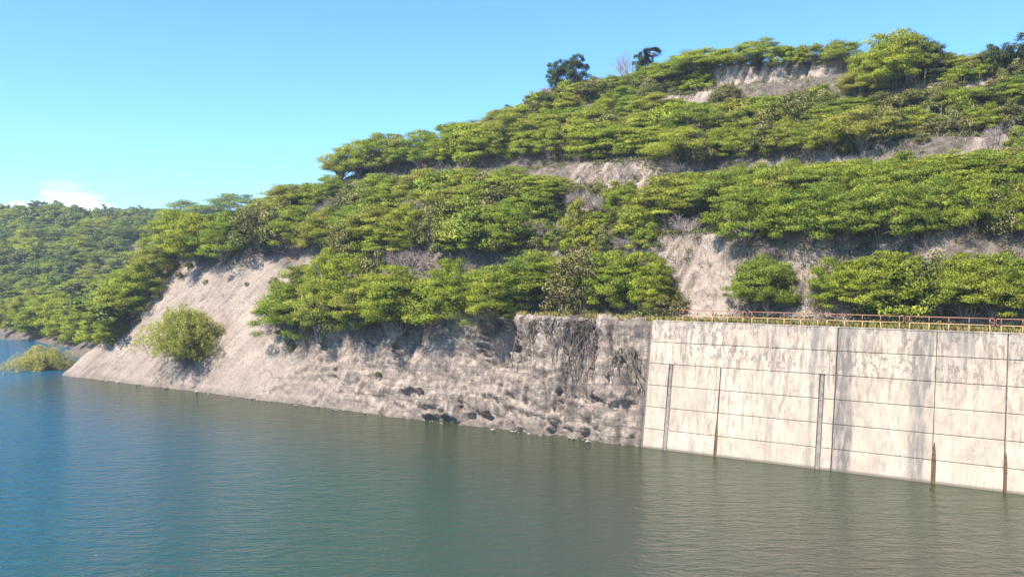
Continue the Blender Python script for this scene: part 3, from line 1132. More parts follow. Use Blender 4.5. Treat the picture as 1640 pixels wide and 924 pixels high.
def palm(seed):
    rg = np.random.default_rng(seed)
    mb = MB()
    H = 5.0
    mb.tube([(0, 0, -.4), (.05, 0, H * .5), (.12, .05, H)], [.16, .12, .11], 7)
    tr = mb.mesh('trunk', M['bark'], True)
    V, F = [], []
    for i in range(46):
        th = rg.uniform(0, 6.28)
        el = rg.uniform(-.7, 1.2)
        d = np.array([math.cos(th) * math.cos(el), math.sin(th) * math.cos(el), math.sin(el)])
        ln = rg.uniform(.8, 1.15)
        side = np.cross(d, [0, 0, 1.0])
        side /= np.linalg.norm(side) + 1e-6
        p0 = np.array([.12, .05, H])
        fan = p0 + d * ln * .45
        for k in range(7):
            a = (k - 3) / 3 * 1.1
            tip = fan + (d * math.cos(a) + side * math.sin(a)) * ln * .65 - np.array([0, 0, .12 + .1 * rg.random()])
            w = side * math.cos(a) * .05 - d * math.sin(a) * .05
            o = len(V)
            mid = (fan + tip) / 2
            V += [fan, mid + w, tip, mid - w]
            F.append((o, o + 1, o + 2, o + 3))
    me = new_mesh('crown', V, F, M['palm'])
    at = me.attributes.new('tint', 'FLOAT', 'POINT')
    at.data.foreach_set('value', rg.random(len(V)).astype(np.float32) * .6)
    return tr, me


def droopbush(seed, mt='olive', wide=1.0, n=900):
    """fountain of thin drooping leafy wands, nominal 5 m across and 3.4 m tall"""
    rg = np.random.default_rng(seed)
    mb = MB()
    C, D = [], []
    for i in range(170):
        th = rg.uniform(0, 6.28)
        out_ = rg.uniform(.3, 2.6) * wide * (1 + .35 * math.sin(2 * th + seed) * rg.random())
        hgt = rg.uniform(.9, 3.5) * (1 - .12 * out_)
        p = [Vector((0, 0, -.2))]
        for k in range(1, 8):
            f = k / 7
            r = out_ * f ** 1.1
            z = hgt * math.sin(f * (1.75 + .33 * out_)) 
            p.append(Vector((math.cos(th) * r + rg.normal() * .05, math.sin(th) * r + rg.normal() * .05, z)))
        if i % 2 == 0:
            mb.tube(p, [.035, .03, .025, .02, .016, .012, .009, .006], 3, cap=False)
        for k in range(2, 7):
            for j in range(9):
                f = rg.random()
                q = p[k].lerp(p[k + 1], f)
                C.append(np.array(q) + rg.normal(size=3) * np.array([.13, .13, .12]))
    C = np.array(C)
    cl = np.concatenate([C, np.full((len(C), 1), .13), np.full((len(C), 1), .20)], 1)
    crown = foliage_mesh('crown', cl, 9, .125, .17, M[mt], seed + 50, .1, (0, 0, .3))
    return mb.mesh('branches', M['bark'], True), crown


def stalks(seed):
    rg = np.random.default_rng(seed)
    res = []
    for k in range(7):
        a = b = MB()
        x, y = rg.normal(size=2) * .55
        h = rg.uniform(1.2, 3.0)
        r = rg.uniform(.07, .11)
        P = [(x, y, -.3), (x * 1.1, y * 1.1, h * .5), (x * 1.2 + rg.normal() * .06, y * 1.2, h * .93), (x * 1.2, y * 1.2, h)]
        (a if k % 2 else b).tube(P, [r, r * 1.1, r * .9, r * .3], 6)
        if rg.random() < .5:
            q = P[1]
            d = rg.normal() * .25
            (a if k % 2 else b).tube([q, (q[0] + d, q[1] + .2, q[2] + .25), (q[0] + d * 1.2, q[1] + .25, q[2] + h * .35)], [r * .8, r * .8, r * .4], 6)
        res.append(a.mesh('stalk', M['cactus'], True))
    return tuple(res)


LIB = {
    'cactus': [stalks(800 + i) for i in range(3)],
    'acacia': [acacia(100 + i) for i in range(9)],
    'dense': [densetree(200 + i) for i in range(4)],
    'bush': [bushkind(300 + i) for i in range(4)],
    'scrub': [bushkind(340 + i, 'scrub', .26, .5) for i in range(3)],
    'fartree': [densetree(400 + i, 'far', .34, 100, 44, .55) for i in range(7)],
    'dead': [deadbush(500 + i) for i in range(4)],
    'palm': [palm(600 + i) for i in range(2)],
    'droop': [droopbush(700 + i) for i in range(2)],
    'reed': [droopbush(720, 'reed', 1.35)],
}
NOM = {'cactus': (2.2, 3.0), 'acacia': (7.2, 5.0), 'dense': (6.2, 6.2), 'bush': (4.4, 2.8), 'scrub': (4.4, 2.8), 'fartree': (6.2, 6.2), 'dead': (4.4, 3.2), 'palm': (2.2, 6.0), 'droop': (5.0, 3.3), 'reed': (6.2, 3.3)}
PARTS = {'cactus': ('stalk',) * 7, 'dead': ('branches', 'twigs'), 'droop': ('branches', 'crown'), 'reed': ('branches', 'crown')}
NAME = {'cactus': 'stalk_plant', 'acacia': 'acacia_tree', 'dense': 'dense_tree', 'bush': 'green_bush', 'scrub': 'scrub_bush', 'fartree': 'far_tree', 'dead': 'leafless_bush', 'palm': 'fan_palm', 'droop': 'drooping_bush', 'reed': 'water_bush'}
PLANTS = []


def plant_at(P, kind, width, height, rg=rng, sink=0.15):
    meshes = random.choice(LIB[kind])
    root = empty(NAME[kind], (P[0], P[1], P[2] - sink), rg.uniform(0, 6.28))
    w0, h0 = NOM[kind]
    kx = width / w0
    root.scale = (kx * rg.uniform(.92, 1.08), kx * rg.uniform(.92, 1.08), height / h0)
    for nm, me in zip(PARTS.get(kind, ('trunk', 'crown')), meshes):
        obj(nm, me, root)
    PLANTS.append(dict(o=root, kind=kind, P=np.array(P), w=width, h=height))
    return root


def plant(u, vb, wpx, vt, kind, row):
    """plant whose foot is seen at (u, vb), its top near row vt, wpx wide"""
    P = spot(u, vb)
    if P is None:
        return None
    dist = (P - EYEP) @ FW
    if P[2] < 0.02:
        return None
    h = (vb - vt) * dist / FPX
    w = wpx * dist / FPX
    r = plant_at(P, kind, w, h)
    PLANTS[-1]['row'] = row
    PLANTS[-1]['u'] = u
    return r


def line(pts):
    x = [p[0] for p in pts]
    y = [p[1] for p in pts]
    return lambda u: float(np.interp(u, x, y))


def row(name, u0, u1, base, top, wpx, kinds=('acacia',), jit=5, gap=.55, skip=()):
    u = u0
    b, t_ = line(base), line(top)
    while u < u1:
        if not any(a <= u <= c for a, c in skip):
            vb = b(u) + rng.uniform(-jit, jit)
            vt = t_(u) + rng.uniform(-jit * .8, jit * 3.0)
            big = rng.uniform(.75, 1.5)
            plant(u, vb, wpx * big, vt, kinds[rng.integers(len(kinds))], name)
        u += wpx * gap * .86 * rng.uniform(.8, 1.25)


A, B = 'acacia', 'bush'
# lowest bench, along the wall and the cliff brow
row('lowest', 1320, 1660, [(1320, 497), (1640, 508)], [(1320, 414), (1400, 407), (1640, 405)], 95, (A, A, A, A, A, B, 'scrub'), 3)
row('lowest', 1330, 1660, [(1320, 485), (1640, 490)], [(1320, 400), (1400, 396), (1640, 394)], 90, (A,), 4)
plant(1228, 492, 98, 402, A, 'lowest'); plant(1210, 480, 80, 408, A, 'lowest'); plant(1250, 484, 75, 415, B, 'lowest')
row('lowest', 845, 1075, [(840, 492), (1110, 488)], [(840, 405), (1000, 392), (1110, 425)], 92, (A, A, A, A, A, 'scrub', B), 4)
row('lowest', 860, 1070, [(840, 468), (1110, 465)], [(840, 398), (950, 388), (1095, 402)], 85, (A,), 4)
plant(1068, 497, 95, 455, 'scrub', 'lowest')
row('lowest', 590, 830, [(590, 508), (700, 500), (830, 492)], [(590, 425), (700, 402), (760, 398), (830, 430)], 100, (A,), 4)
row('lowest', 480, 640, [(470, 498), (640, 492)], [(470, 415), (540, 385), (640, 400)], 95, (A, A, A, A, A, B, 'scrub'), 4)
row('brow', 465, 700, [(465, 515), (560, 513), (700, 512)], [(465, 458), (560, 440), (700, 440)], 85, (A, B), 3, .5)
plant(476, 515, 85, 455, A, 'brow'); plant(640, 512, 95, 445, A, 'brow')
# second terrace
row('second', 1060, 1660, [(1060, 382), (1250, 388), (1640, 374)], [(1060, 310), (1200, 290), (1640, 272)], 95, (A, A, A, A, A, B, 'scrub'), 4)
row('second', 1075, 1660, [(1060, 345), (1250, 345), (1640, 325)], [(1060, 278), (1250, 260), (1640, 240)], 95, (A, A, A, A, A, B, 'scrub'), 5, .5)
row('second', 1150, 1660, [(1060, 315), (1250, 305), (1640, 285)], [(1060, 276), (1250, 255), (1400, 243), (1640, 232)], 90, (A,), 4, .5)
row('second', 560, 860, [(540, 402), (860, 404)], [(540, 345), (860, 345)], 75, (A, B, 'scrub', 'dead'), 4, .6)
row('second', 282, 840, [(282, 410), (400, 402), (600, 388), (830, 396)], [(282, 335), (400, 318), (600, 318), (830, 320)], 92, (A, A, A, A, A, 'scrub', B), 5, .5)
row('second', 300, 880, [(300, 372), (500, 358), (880, 352)], [(300, 318), (500, 290), (880, 285)], 88, (A, A, A, A, 'scrub', 'dead'), 5, .5)
row('second', 330, 930, [(330, 340), (500, 325), (930, 315)], [(330, 300), (500, 280), (600, 272), (800, 262), (930, 285)], 80, (A, A, A, A, B, 'scrub'), 4, .5)
plant(1000, 350, 60, 290, A, 'second'); plant(1020, 378, 80, 330, B, 'second'); plant(925, 372, 70, 318, B, 'second'); plant(1120, 385, 80, 345, 'scrub', 'second')
row('second', 865, 1060, [(865, 400), (1060, 392)], [(865, 352), (1060, 350)], 48, (B, 'scrub', 'dead', 'scrub'), 7, .6)
row('second', 870, 1060, [(870, 370), (1060, 358)], [(870, 330), (1060, 315)], 44, ('scrub', 'dead', B), 8, .75)
row('second', 890, 1070, [(890, 325), (1070, 315)], [(890, 290), (1070, 280)], 44, ('scrub', 'dead', 'dead', B), 8, .8)
# upper terrace
row('upper', 535, 1360, [(530, 276), (700, 264), (900, 250), (1100, 256), (1250, 247), (1360, 242)], [(530, 240), (600, 216), (700, 200), (850, 195), (1360, 185)], 80, (A, A, A, A, B, 'scrub'), 4, .5)
row('upper', 580, 1360, [(580, 245), (700, 232), (1000, 222), (1360, 215)], [(560, 222), (640, 202), (700, 190), (850, 172), (1000, 168), (1200, 150), (1360, 160)], 80, (A, A, A, A, B, 'scrub'), 4, .5)
for a in [(528, 286, 80, 246), (552, 284, 85, 230), (580, 282, 90, 218), (612, 276, 90, 208), (540, 270, 60, 240)]:
    plant(*a, A, 'upper')
row('upper', 1380, 1660, [(1380, 235), (1500, 218), (1640, 205)], [(1380, 165), (1500, 165), (1640, 150)], 85, (A, 'scrub'), 5, .55)
row('upper', 860, 1340, [(860, 195), (1000, 190), (1340, 180)], [(860, 165), (1000, 150), (1340, 145)], 65, (A, 'scrub', B), 5, .6)
# hill top
row('hilltop', 805, 1130, [(805, 198), (855, 180), (1165, 138)], [(805, 172), (855, 152), (950, 128), (1165, 92)], 50, ('scrub', B, A), 6, .6)
row('hilltop', 870, 1130, [(870, 160), (1165, 112)], [(870, 142), (950, 118), (1165, 78)], 46, ('scrub', 'scrub', B, A), 5, .7)
row('hilltop', 1365, 1660, [(1365, 175), (1660, 155)], [(1365, 135), (1660, 115)], 60, ('scrub', 'scrub', A), 8, .6)
row('hilltop', 1500, 1660, [(1500, 130), (1660, 125)], [(1500, 100), (1660, 85)], 50, ('scrub', 'dense', B), 5, .6)
for a in [(922, 145, 56, 82, 'dense'), (893, 150, 46, 92, 'dense'), (1046, 130, 40, 74, 'palm'), (1030, 132, 40, 76, 'dense'), (1085, 135, 75, 92, A), (1130, 118, 85, 72, A), (1215, 100, 85, 58, A), (1212, 122, 26, 78, 'dense'),
          (1285, 100, 45, 70, B), (1340, 98, 40, 66, 'scrub'), (1430, 138, 130, 42, A), (1405, 150, 95, 70, A), (1455, 130, 90, 50, A), (1490, 118, 50, 65, 'dense'), (1380, 160, 80, 105, A),
          (1560, 118, 60, 92, 'scrub'), (1600, 120, 70, 70, 'dense'), (1632, 125, 70, 58, 'dense'), (1545, 130, 60, 100, B), (1165, 112, 70, 74, A), (1256, 104, 55, 70, B), (1308, 102, 52, 68, A), (1346, 106, 66, 60, A), (1100, 122, 84, 78, A), (1484, 112, 64, 60, 'dense'), (1060, 130, 60, 95, A), (1512, 106, 55, 80, 'scrub'), (1538, 106, 50, 86, B), (1565, 104, 50, 82, A), (1590, 104, 55, 74, 'scrub'), (870, 180, 60, 145, 'scrub'), (905, 170, 60, 138, 'scrub'), (950, 160, 70, 125, 'scrub'), (985, 150, 60, 118, 'scrub'),
          (1040, 150, 70, 108, 'scrub'), (820, 195, 45, 168, 'dense'), (1450, 185, 90, 140, 'scrub'), (1500, 175, 70, 135, 'scrub'), (1580, 160, 80, 125, 'scrub'), (1630, 165, 70, 120, A), (1320, 185, 70, 140, 'scrub')]:
    plant(*a, 'hilltop')
for a in [(1003, 132, 56, 62, 'dead'), (1060, 128, 40, 82, 'dead'), (880, 160, 30, 125, 'dead'), (1325, 98, 40, 64, 'dead')]:
    plant(*a, 'hilltop')
# grey leafless bushes among the green
DEADS = [(660, 436, 100, 378, 'second'), (640, 428, 70, 382, 'second'), (700, 425, 60, 385, 'second'), (880, 385, 80, 335, 'second'), (958, 345, 70, 285, 'second'), (905, 318, 60, 280, 'second'), (1100, 375, 80, 318, 'second'), (1130, 325, 70, 285, 'second'), (780, 320, 60, 290, 'second'),
         (1292, 492, 60, 420, 'lowest'), (1310, 470, 50, 405, 'lowest'), (880, 498, 75, 440, 'lowest'), (835, 500, 60, 440, 'lowest'), (1240, 410, 60, 385, 'lowest'), (265, 398, 55, 345, 'nose'), (1420, 245, 50, 190, 'upper'), (1600, 225, 60, 180, 'upper'), (1000, 290, 60, 255, 'upper'), (1090, 280, 60, 250, 'upper'), (455, 395, 60, 350, 'second')]
for u, vb, w, vt, rw in DEADS:
    if plant(u, vb, w, vt, 'dead', rw) is None:
        continue
    me_ = PLANTS[-1]
    dd = px_of(me_['P'])[2]
    for q in list(PLANTS) if u in (660, 880, 1100, 1292, 835) else []:   # keep the grey bushes clear of green crowns in front
        if q['kind'] == 'dead' or 'row' not in q:
            continue
        qu, qv, qd = px_of(q['P'])
        wp, hp = q['w'] * FPX / qd, q['h'] * FPX / qd
        if qd < dd + 1.5 and abs(qu - u) < .40 * wp and qv - hp < (vb + vt) / 2 + 6 and qv > vt:
            for c in list(q['o'].children):
                bpy.data.objects.remove(c)
            bpy.data.objects.remove(q['o'])
            PLANTS.remove(q)

for a in [(248, 452, 80, 385), (222, 486, 85, 415), (196, 512, 85, 440), (165, 528, 80, 462), (140, 540, 70, 485), (262, 428, 70, 372), (180, 545, 50, 505)]:
    plant(*a, A, 'cove')
for a in [(125, 543, 62, 495, B), (150, 546, 58, 500, B), (105, 537, 60, 488, A), (172, 549, 44, 515, B), (60, 531, 70, 472, A), (30, 526, 60, 470, A), (85, 534, 62, 480, B), (135, 535, 70, 478, A)]:
    plant(*a, 'cove')
for a in [(20, 524, 40, 494, B), (45, 530, 44, 498, B), (70, 534, 40, 500, 'scrub'), (95, 538, 40, 508, B), (118, 546, 40, 512, B), (190, 532, 40, 500, B)]:
    plant(*a, 'cove')
for u, v, w in [(288, 442, 15), (302, 428, 18), (448, 468, 16), (492, 474, 14), (440, 452, 20), (330, 452, 12), (410, 500, 11), (222, 512, 12), (395, 455, 10), (540, 590, 14), (605, 600, 14), (470, 560, 22)]:
    plant(u, v, w, v - w * .6, 'scrub', 'nose')
for a in [(318, 418, 100, 335), (365, 418, 95, 340), (300, 408, 80, 345), (520, 398, 80, 335)]:
    plant(*a, A, 'second')
for a in [(466, 545, 95, 450), (520, 538, 110, 432), (575, 528, 90, 440), (640, 528, 120, 430), (720, 520, 110, 425), (785, 512, 90, 430)]:
    plant(*a, A, 'brow')
for _ in range(80):
    u, v = rng.uniform(850, 1660), rng.uniform(150, 405)
    if 1080 < u < 1200 and v > 365 or (1130 < u < 1345 and v < 155) or (u < 1330 and 236 < v < 290) or (u > 1180 and v > 350):
        continue
    w_ = rng.uniform(28, 60)
    kd_ = [B, 'scrub', 'scrub', 'dead', B][rng.integers(5)]
    plant(u, v, w_, v - w_ * rng.uniform(.55, .8), kd_, 'second' if v > 265 else ('upper' if v > 190 else 'hilltop'))
for _ in range(24):
    u = rng.choice([rng.uniform(975, 1120), rng.uniform(1370, 1660), rng.uniform(1370, 1660)])
    v = rng.uniform(148, 190) if u < 1200 else rng.uniform(130, 215)
    plant(u, v, rng.uniform(16, 26), v - rng.uniform(18, 34), 'cactus', 'hilltop' if v < 190 else 'upper')
# bushes on the bare rock and in the water
r = plant(296, 582, 168, 488, 'droop', 'x')
tag(r, 'yellow green drooping bush growing alone on the bare rock slope', 'bush')
r = plant(300, 637, 45, 622, 'droop', 'x')
if r:
    tag(r, 'small yellow green plant at the waterline below the lone rock bush', 'plant')
Pw = on_z(70, 590)
r = plant_at(Pw + np.array([0, 0, -1.0]), 'reed', 132 * Pw[1] / FPX, 50 * Pw[1] / FPX)
tag(r, 'pale yellow bush standing in the water off the rock point', 'bush')

# left: near lobe and far hill
def scatter_far(n, u0, u1, top, bot, kind, rowname, w, h, mind):
    pts = []
    tries = 0
    lt, lb = line(top), line(bot)
    while len(pts) < n and tries < n * 30:
        tries += 1
        u = rng.uniform(u0, u1)
        a, b = lt(u), lb(u)
        if b <= a:
            continue
        P = spot(u, rng.uniform(a, b))
        if P is None or P[2] < 0.3:
            continue
        t, s = ts_of(P[0], P[1])
        if t < 99 and s < 60:
            continue
        if any((P[0] - q[0]) ** 2 + (P[1] - q[1]) ** 2 < mind ** 2 for q in pts):
            continue
        pts.append(P)
        hh = h * rng.uniform(.8, 1.25)
        k = kind[rng.integers(len(kind))]
        kk = rng.uniform(.6, 1.6)
        plant_at(P, k, w * kk, hh * (.55 + .45 * kk))
        PLANTS[-1]['row'] = rowname
        PLANTS[-1]['u'] = u


scatter_far(120, 8, 285, [(8, 470), (60, 430), (150, 405), (200, 385), (285, 370)], [(8, 520), (90, 533), (140, 545), (185, 530), (285, 400)], ('acacia', 'acacia', 'fartree'), 'cove', 8.6, 5.6, 3.0)
scatter_far(190, -10, 270, [(-10, 345), (250, 340), (270, 335)], [(-10, 515), (30, 470), (100, 430), (200, 390), (270, 370)], ('fartree', 'fartree', 'acacia'), 'far', 9.5, 7.0, 4.6)
for u in range(-8, 262, 14):
    P = spot(u + rng.uniform(-4, 4), 352)
    if P is not None:
        plant_at(P, 'fartree', rng.uniform(7, 11), rng.uniform(5.5, 8))
        PLANTS[-1]['row'] = 'far'
        PLANTS[-1]['u'] = u
for a in [(168, 348, 22, 316, 'palm'), (248, 343, 28, 303, 'palm'), (108, 348, 18, 322, 'palm')]:
    plant(*a, 'farpalm')

# ------------------------------------------------------------------ labels for the plants
ORD = ['first', 'second', 'third', 'fourth', 'fifth', 'sixth', 'seventh', 'eighth', 'ninth', 'tenth', 'eleventh', 'twelfth', 'thirteenth', 'fourteenth', 'fifteenth', 'sixteenth'] + ['seventeenth', 'eighteenth', 'nineteenth', 'twentieth', 'twenty-first', 'twenty-second', 'twenty-third', 'twenty-fourth', 'twenty-fifth', 'twenty-sixth', 'twenty-seventh', 'twenty-eighth', 'twenty-ninth', 'thirtieth']
WHERE = {
    'lowest': [(0, 640, 'above the root hung cliff brow'), (640, 830, 'above the shaded rock hollows'), (830, 1000, 'above the fluted cliff'), (1000, 1175, 'beside the bare gully'), (1175, 1310, 'above the second railing'), (1310, 1435, 'behind the third railing'), (1435, 1575, 'behind the fourth railing'), (1575, 1700, 'behind the rightmost railing')],
    'brow': [(0, 560, 'overhanging the left cliff brow'), (560, 800, 'overhanging the middle cliff brow')],
    'second': [(0, 400, 'on top of the pale rock nose'), (400, 540, 'above the red earth scar'), (540, 700, 'mid slope above the big grey bush'), (700, 860, 'mid slope left of the broken ground'), (860, 1050, 'in the broken grey ground mid slope'), (1050, 1200, 'mid terrace right of the broken ground'), (1200, 1350, 'mid terrace above the lone round tree'), (1350, 1500, 'mid terrace above the fourth railing'), (1500, 1700, 'mid terrace at the right edge')],
    'upper': [(0, 640, 'on the skyline shoulder of the upper terrace'), (640, 780, 'on the upper terrace left half'), (780, 920, 'on the upper terrace below the dark skyline tree'), (920, 1060, 'on the upper terrace below the palms'), (1060, 1200, 'on the upper terrace above the grey cut'), (1200, 1370, 'on the upper terrace below the bare scarp'), (1370, 1500, 'on the upper terrace below the biggest skyline tree'), (1500, 1700, 'on the upper terrace at the right edge')],
    'hilltop': [(0, 960, 'at the left end of the hilltop'), (960, 1160, 'on the hilltop left of the bare scarp'), (1160, 1360, 'on the hilltop by the bare scarp'), (1360, 1530, 'on the hilltop right of the bare scarp'), (1530, 1700, 'on the hilltop at the right edge')],
    'nose': [(0, 350, 'rooted on the upper left edge of the rock nose'), (350, 2000, 'rooted low on the bare rock slope')],
    'far': [],
    'cove': [(0, 70, 'on the cove shore far left'), (70, 115, 'on the cove slope behind the water bush'), (115, 155, 'on the cove slope right of the water bush'), (155, 195, 'on the cove slope left of the rock nose'), (195, 235, 'close behind the low part of the rock nose'), (235, 400, 'behind the top of the rock nose')],
}
KNAME = {'cactus': 'clump of pale upright stalks', 'cactus': 'stalk_plant', 'acacia': 'feathery green acacia', 'dense': 'dense dark green tree', 'bush': 'rounded green bush', 'scrub': 'olive scrub bush', 'fartree': 'dark leafy tree', 'dead': 'grey leafless bush', 'palm': 'small fan palm'}
CAT = {'cactus': 'plant', 'acacia': 'tree', 'dense': 'tree', 'bush': 'bush', 'scrub': 'bush', 'fartree': 'tree', 'dead': 'bush', 'palm': 'palm'}
GRP = {'cactus': 'clumps of pale upright stalks', 'acacia': 'feathery acacias on the terraces', 'dense': 'dense dark trees on the hilltop', 'bush': 'green bushes on the hillside', 'scrub': 'olive scrub bushes on the hillside', 'dead': 'leafless grey bushes', 'fartree': 'trees round the cove', 'palm': 'small palms on the skyline'}
cells = {}
for p in PLANTS:
    if 'label' in p['o']:
        continue
    rw = p['row']
    if rw == 'far':
        continue
    if rw == 'farpalm':
        continue
    for k, (a, b, txt) in enumerate(WHERE[rw]):
        if a <= p['u'] < b:
            cells.setdefault((rw, k, p['kind']), []).append(p)
            break
    else:
        cells.setdefault((rw, 0, p['kind']), []).append(p)
for (rw, k, kd), ps in cells.items():
    if rw == 'far':
        continue
    txt = WHERE[rw][k][2]
    ps.sort(key=lambda p: px_of(p['P'])[0])
    for i, p in enumerate(ps):
        if len(ps) == 1:
            lab = f'{KNAME[kd]} {txt}'
        elif i == 0:
            lab = f'{KNAME[kd]} {txt}, leftmost there'
        elif i == len(ps) - 1:
            lab = f'{KNAME[kd]} {txt}, rightmost there'
        else:
            lab = f'{KNAME[kd]} {txt}, {ORD[i]} from left'
        tag(p['o'], lab, CAT[kd], GRP[kd])
far = [p for p in PLANTS if p.get('row') == 'far']
for p in far:
    p['v'] = px_of(p['P'])[1]
far.sort(key=lambda p: p['v'])
BANDS = ['far hill skyline', 'far hill just under the skyline', 'far hill upper slope', 'far hill upper middle slope', 'far hill lower middle slope', 'far hill lower slope', 'far hill lowest belt', 'far hill foot']
SIDES = ['far left part', 'left part', 'middle part', 'right part']
nb = len(BANDS)
for b in range(nb):
    band = far[b * len(far) // nb:(b + 1) * len(far) // nb]
    band.sort(key=lambda p: p['u'])
    ns = 3
    for c in range(ns):
        sub = band[c * len(band) // ns:(c + 1) * len(band) // ns]
        for i, p in enumerate(sub):
            tag(p['o'], f"dark leafy tree, {BANDS[b]}, {['left', 'middle', 'right'][c]} third, {ORD[i]} from left", 'tree', 'trees of the far hill')
fp = [p for p in PLANTS if p.get('row') == 'farpalm']
for p, lab in zip(fp, ['small fan palm alone on the far skyline', 'taller fan palm on the skyline beside the near ridge', 'stubby fan palm on the far skyline, leftmost']):
    tag(p['o'], lab, 'palm', GRP['palm'])

# ------------------------------------------------------------------ hanging roots on the cliff
def surface(t, z):
    """point on the undisplaced face at height z"""
    cs, cz = ctrl(np.array([t]))
    s = np.interp(z, cz[0, :5], cs[0, :5])
    return world_ts(np.array(t), np.array(s), np.array(z))


def roots(u, v, span, drop, n, label, seed, thick=.035):
    rg = np.random.default_rng(seed)
    P0 = spot(u, v)
    t0, _ = ts_of(P0[0], P0[1])
    z0 = P0[2]
    root = empty('hanging_roots', P0)
    tag(root, label, 'roots', 'dry roots hanging down the cliff')
    mb = MB()
    org = np.array(P0)
    for k in range(n):
        t = t0 + rg.normal() * span * .5
        z = z0 + rg.uniform(-.4, .5)
        ln = drop * rg.uniform(.15, 1.1)
        pts = []
        m = 9
        dt = rg.normal() * .05
        for i in range(m):
            p = surface(t, z)
            off = 0.10 + .75 * rg.random() ** 2
            pts.append(p - M_ * off - org)
            t += dt + rg.normal() * .30
            tw = .35 * rg.random()
            z -= ln / m
            if z < .3:
                break
        if len(pts) > 2:
            r = thick * (.45 + 2.0 * rg.random() ** 3)
            mb.tube([tuple(p) for p in pts], list(np.linspace(r, r * .35, len(pts))), 4, cap=False)
    obj('root_strands', mb.mesh('root_strands', M['root'], True), root)


roots(500, 520, 1.6, 4.0, 34, 'curtain of dry roots at the left end of the cliff brow', 1)
roots(590, 515, 3.5, 3.2, 60, 'thin roots hanging below the overhanging trees left of centre', 2)
roots(690, 512, 3.0, 3.0, 60, 'dry roots hanging over the blue shaded hollow', 3)
roots(800, 508, 2.5, 4.5, 50, 'long pale roots between the two shaded hollows', 4)
roots(880, 505, 3.4, 6.0, 38, 'thick tangle of roots falling from the grey bush', 5, .055)
roots(968, 505, 1.9, 9.0, 46, 'dark root tangle fanning down the cliff near the wall', 6, .07)
roots(1000, 560, 2.0, 6.5, 26, 'dark twigs heaped on the cliff foot beside the wall', 7, .06)
roots(930, 510, 2.0, 4.0, 50, 'short root fringe right of the grey bush', 8)
roots(440, 400, 3.5, 2.2, 60, 'fringe of roots over the red earth scar', 9)
roots(340, 415, 4.0, 2.2, 50, 'root fringe under the trees of the rock nose', 10)

# ------------------------------------------------------------------ stuff: grass and undergrowth
def blades(name, P, h, w, mt, seed, label, lean=.35):
    rg = np.random.default_rng(seed)
    n = len(P)
    th = rg.uniform(0, 6.28, n)
    side = np.stack([np.cos(th), np.sin(th), 0 * th], -1)
    tip = np.stack([rg.normal(size=n) * lean, rg.normal(size=n) * lean, np.ones(n)], -1) * (h * rg.uniform(.5, 1.2, n))[:, None]
    ww = (w * rg.uniform(.6, 1.3, n))[:, None] * side
    V = np.stack([P - ww, P + ww, P + ww * .5 + tip * .6, P + tip, P - ww * .5 + tip * .6], 1).reshape(-1, 3)
    F = np.arange(n * 5).reshape(n, 5)
    me = new_mesh(name, V, F, mt)
    nn = np.stack([rg.normal(size=n) * .3 - .3, rg.normal(size=n) * .3 - .35, np.ones(n)], -1)
    nn /= np.linalg.norm(nn, axis=1)[:, None]
    me.normals_split_custom_set_from_vertices(np.repeat(nn, 5, 0).astype(np.float32))
    at = me.attributes.new('tint', 'FLOAT', 'POINT')
    at.data.foreach_set('value', np.repeat(np.clip(.5 + .25 * rg.normal(size=n), 0, 1), 5).astype(np.float32))
    o = obj(name, me)
    tag(o, label, None, kind='stuff')
    return o


def on_ground(t, s, lift=0.0):
    z = z_main(t, s)
    return world_ts(t, s, z + lift)


n = 9000
t = rng.uniform(-42, 0.5, n)
s = RS + .25 + rng.random(n) ** 1.3 * 2.6
blades('dry_grass', world_ts(t, s, 12.15 + 0 * t), .52, .035, M['grass'], 1, 'yellow dry grass along the wall top behind the railings')
n = 7000
t = rng.uniform(0.5, 46, n)
cs_, cz_ = ctrl(t)
s = cs_[:, 2] + .1 + rng.random(n) ** 1.5 * 2.2
keep = pn(np.stack([t * .35, 0 * t, 0 * t + 3.3], -1)) > -.15
P = on_ground(t, s)
blades('brow_grass', P[keep], .55, .035, M['grass'], 2, 'yellow green grass along the brow of the cliff')


def undergrowth(n, seed):
    rg = np.random.default_rng(seed)
    t = rg.uniform(-48, 84, n)
    s = rg.uniform(3, 62, n)
    cs_, cz_ = ctrl(t)
    z = z_main(t, s)
    zn = np.interp(t, NT, NZ)
    ok = (s > cs_[:, 2] + 1.2) & (zn > z + .8) & ~((t > 56) & (z < 20.5)) & (s > 5)
    ok &= ~((s > cs_[:, 9] - .3) & (s < cs_[:, 10] + .2))
    for (u, v, rt, rs) in [(1125, 440, 2.6, 5), (1150, 410, 2.2, 3), (1140, 480, 2, 3.5), (1625, 222, 5, 3)]:
        ok &= patch(t, s, u, v, rt, rs) > 1.0
    dens = pn(np.stack([t * .16, s * .16, 0 * t], -1)) + .35 * rg.random(n)
    ok &= dens > -.12
    t, s, z = t[ok], s[ok], z[ok]
    P = world_ts(t, s, z)
    cl = np.concatenate([P + np.array([0, 0, .25]), rg.uniform(.35, .8, (len(P), 1)), rg.uniform(.25, .55, (len(P), 1))], 1)
    me = foliage_mesh('undergrowth', cl, 26, .24, .42, M['scrub'], seed + 5, .4, None, soft=0.0)
    o = obj('undergrowth', me)
    tag(o, 'low dull green scrub covering the slopes between the trees', kind='stuff')


undergrowth(9000, 21)


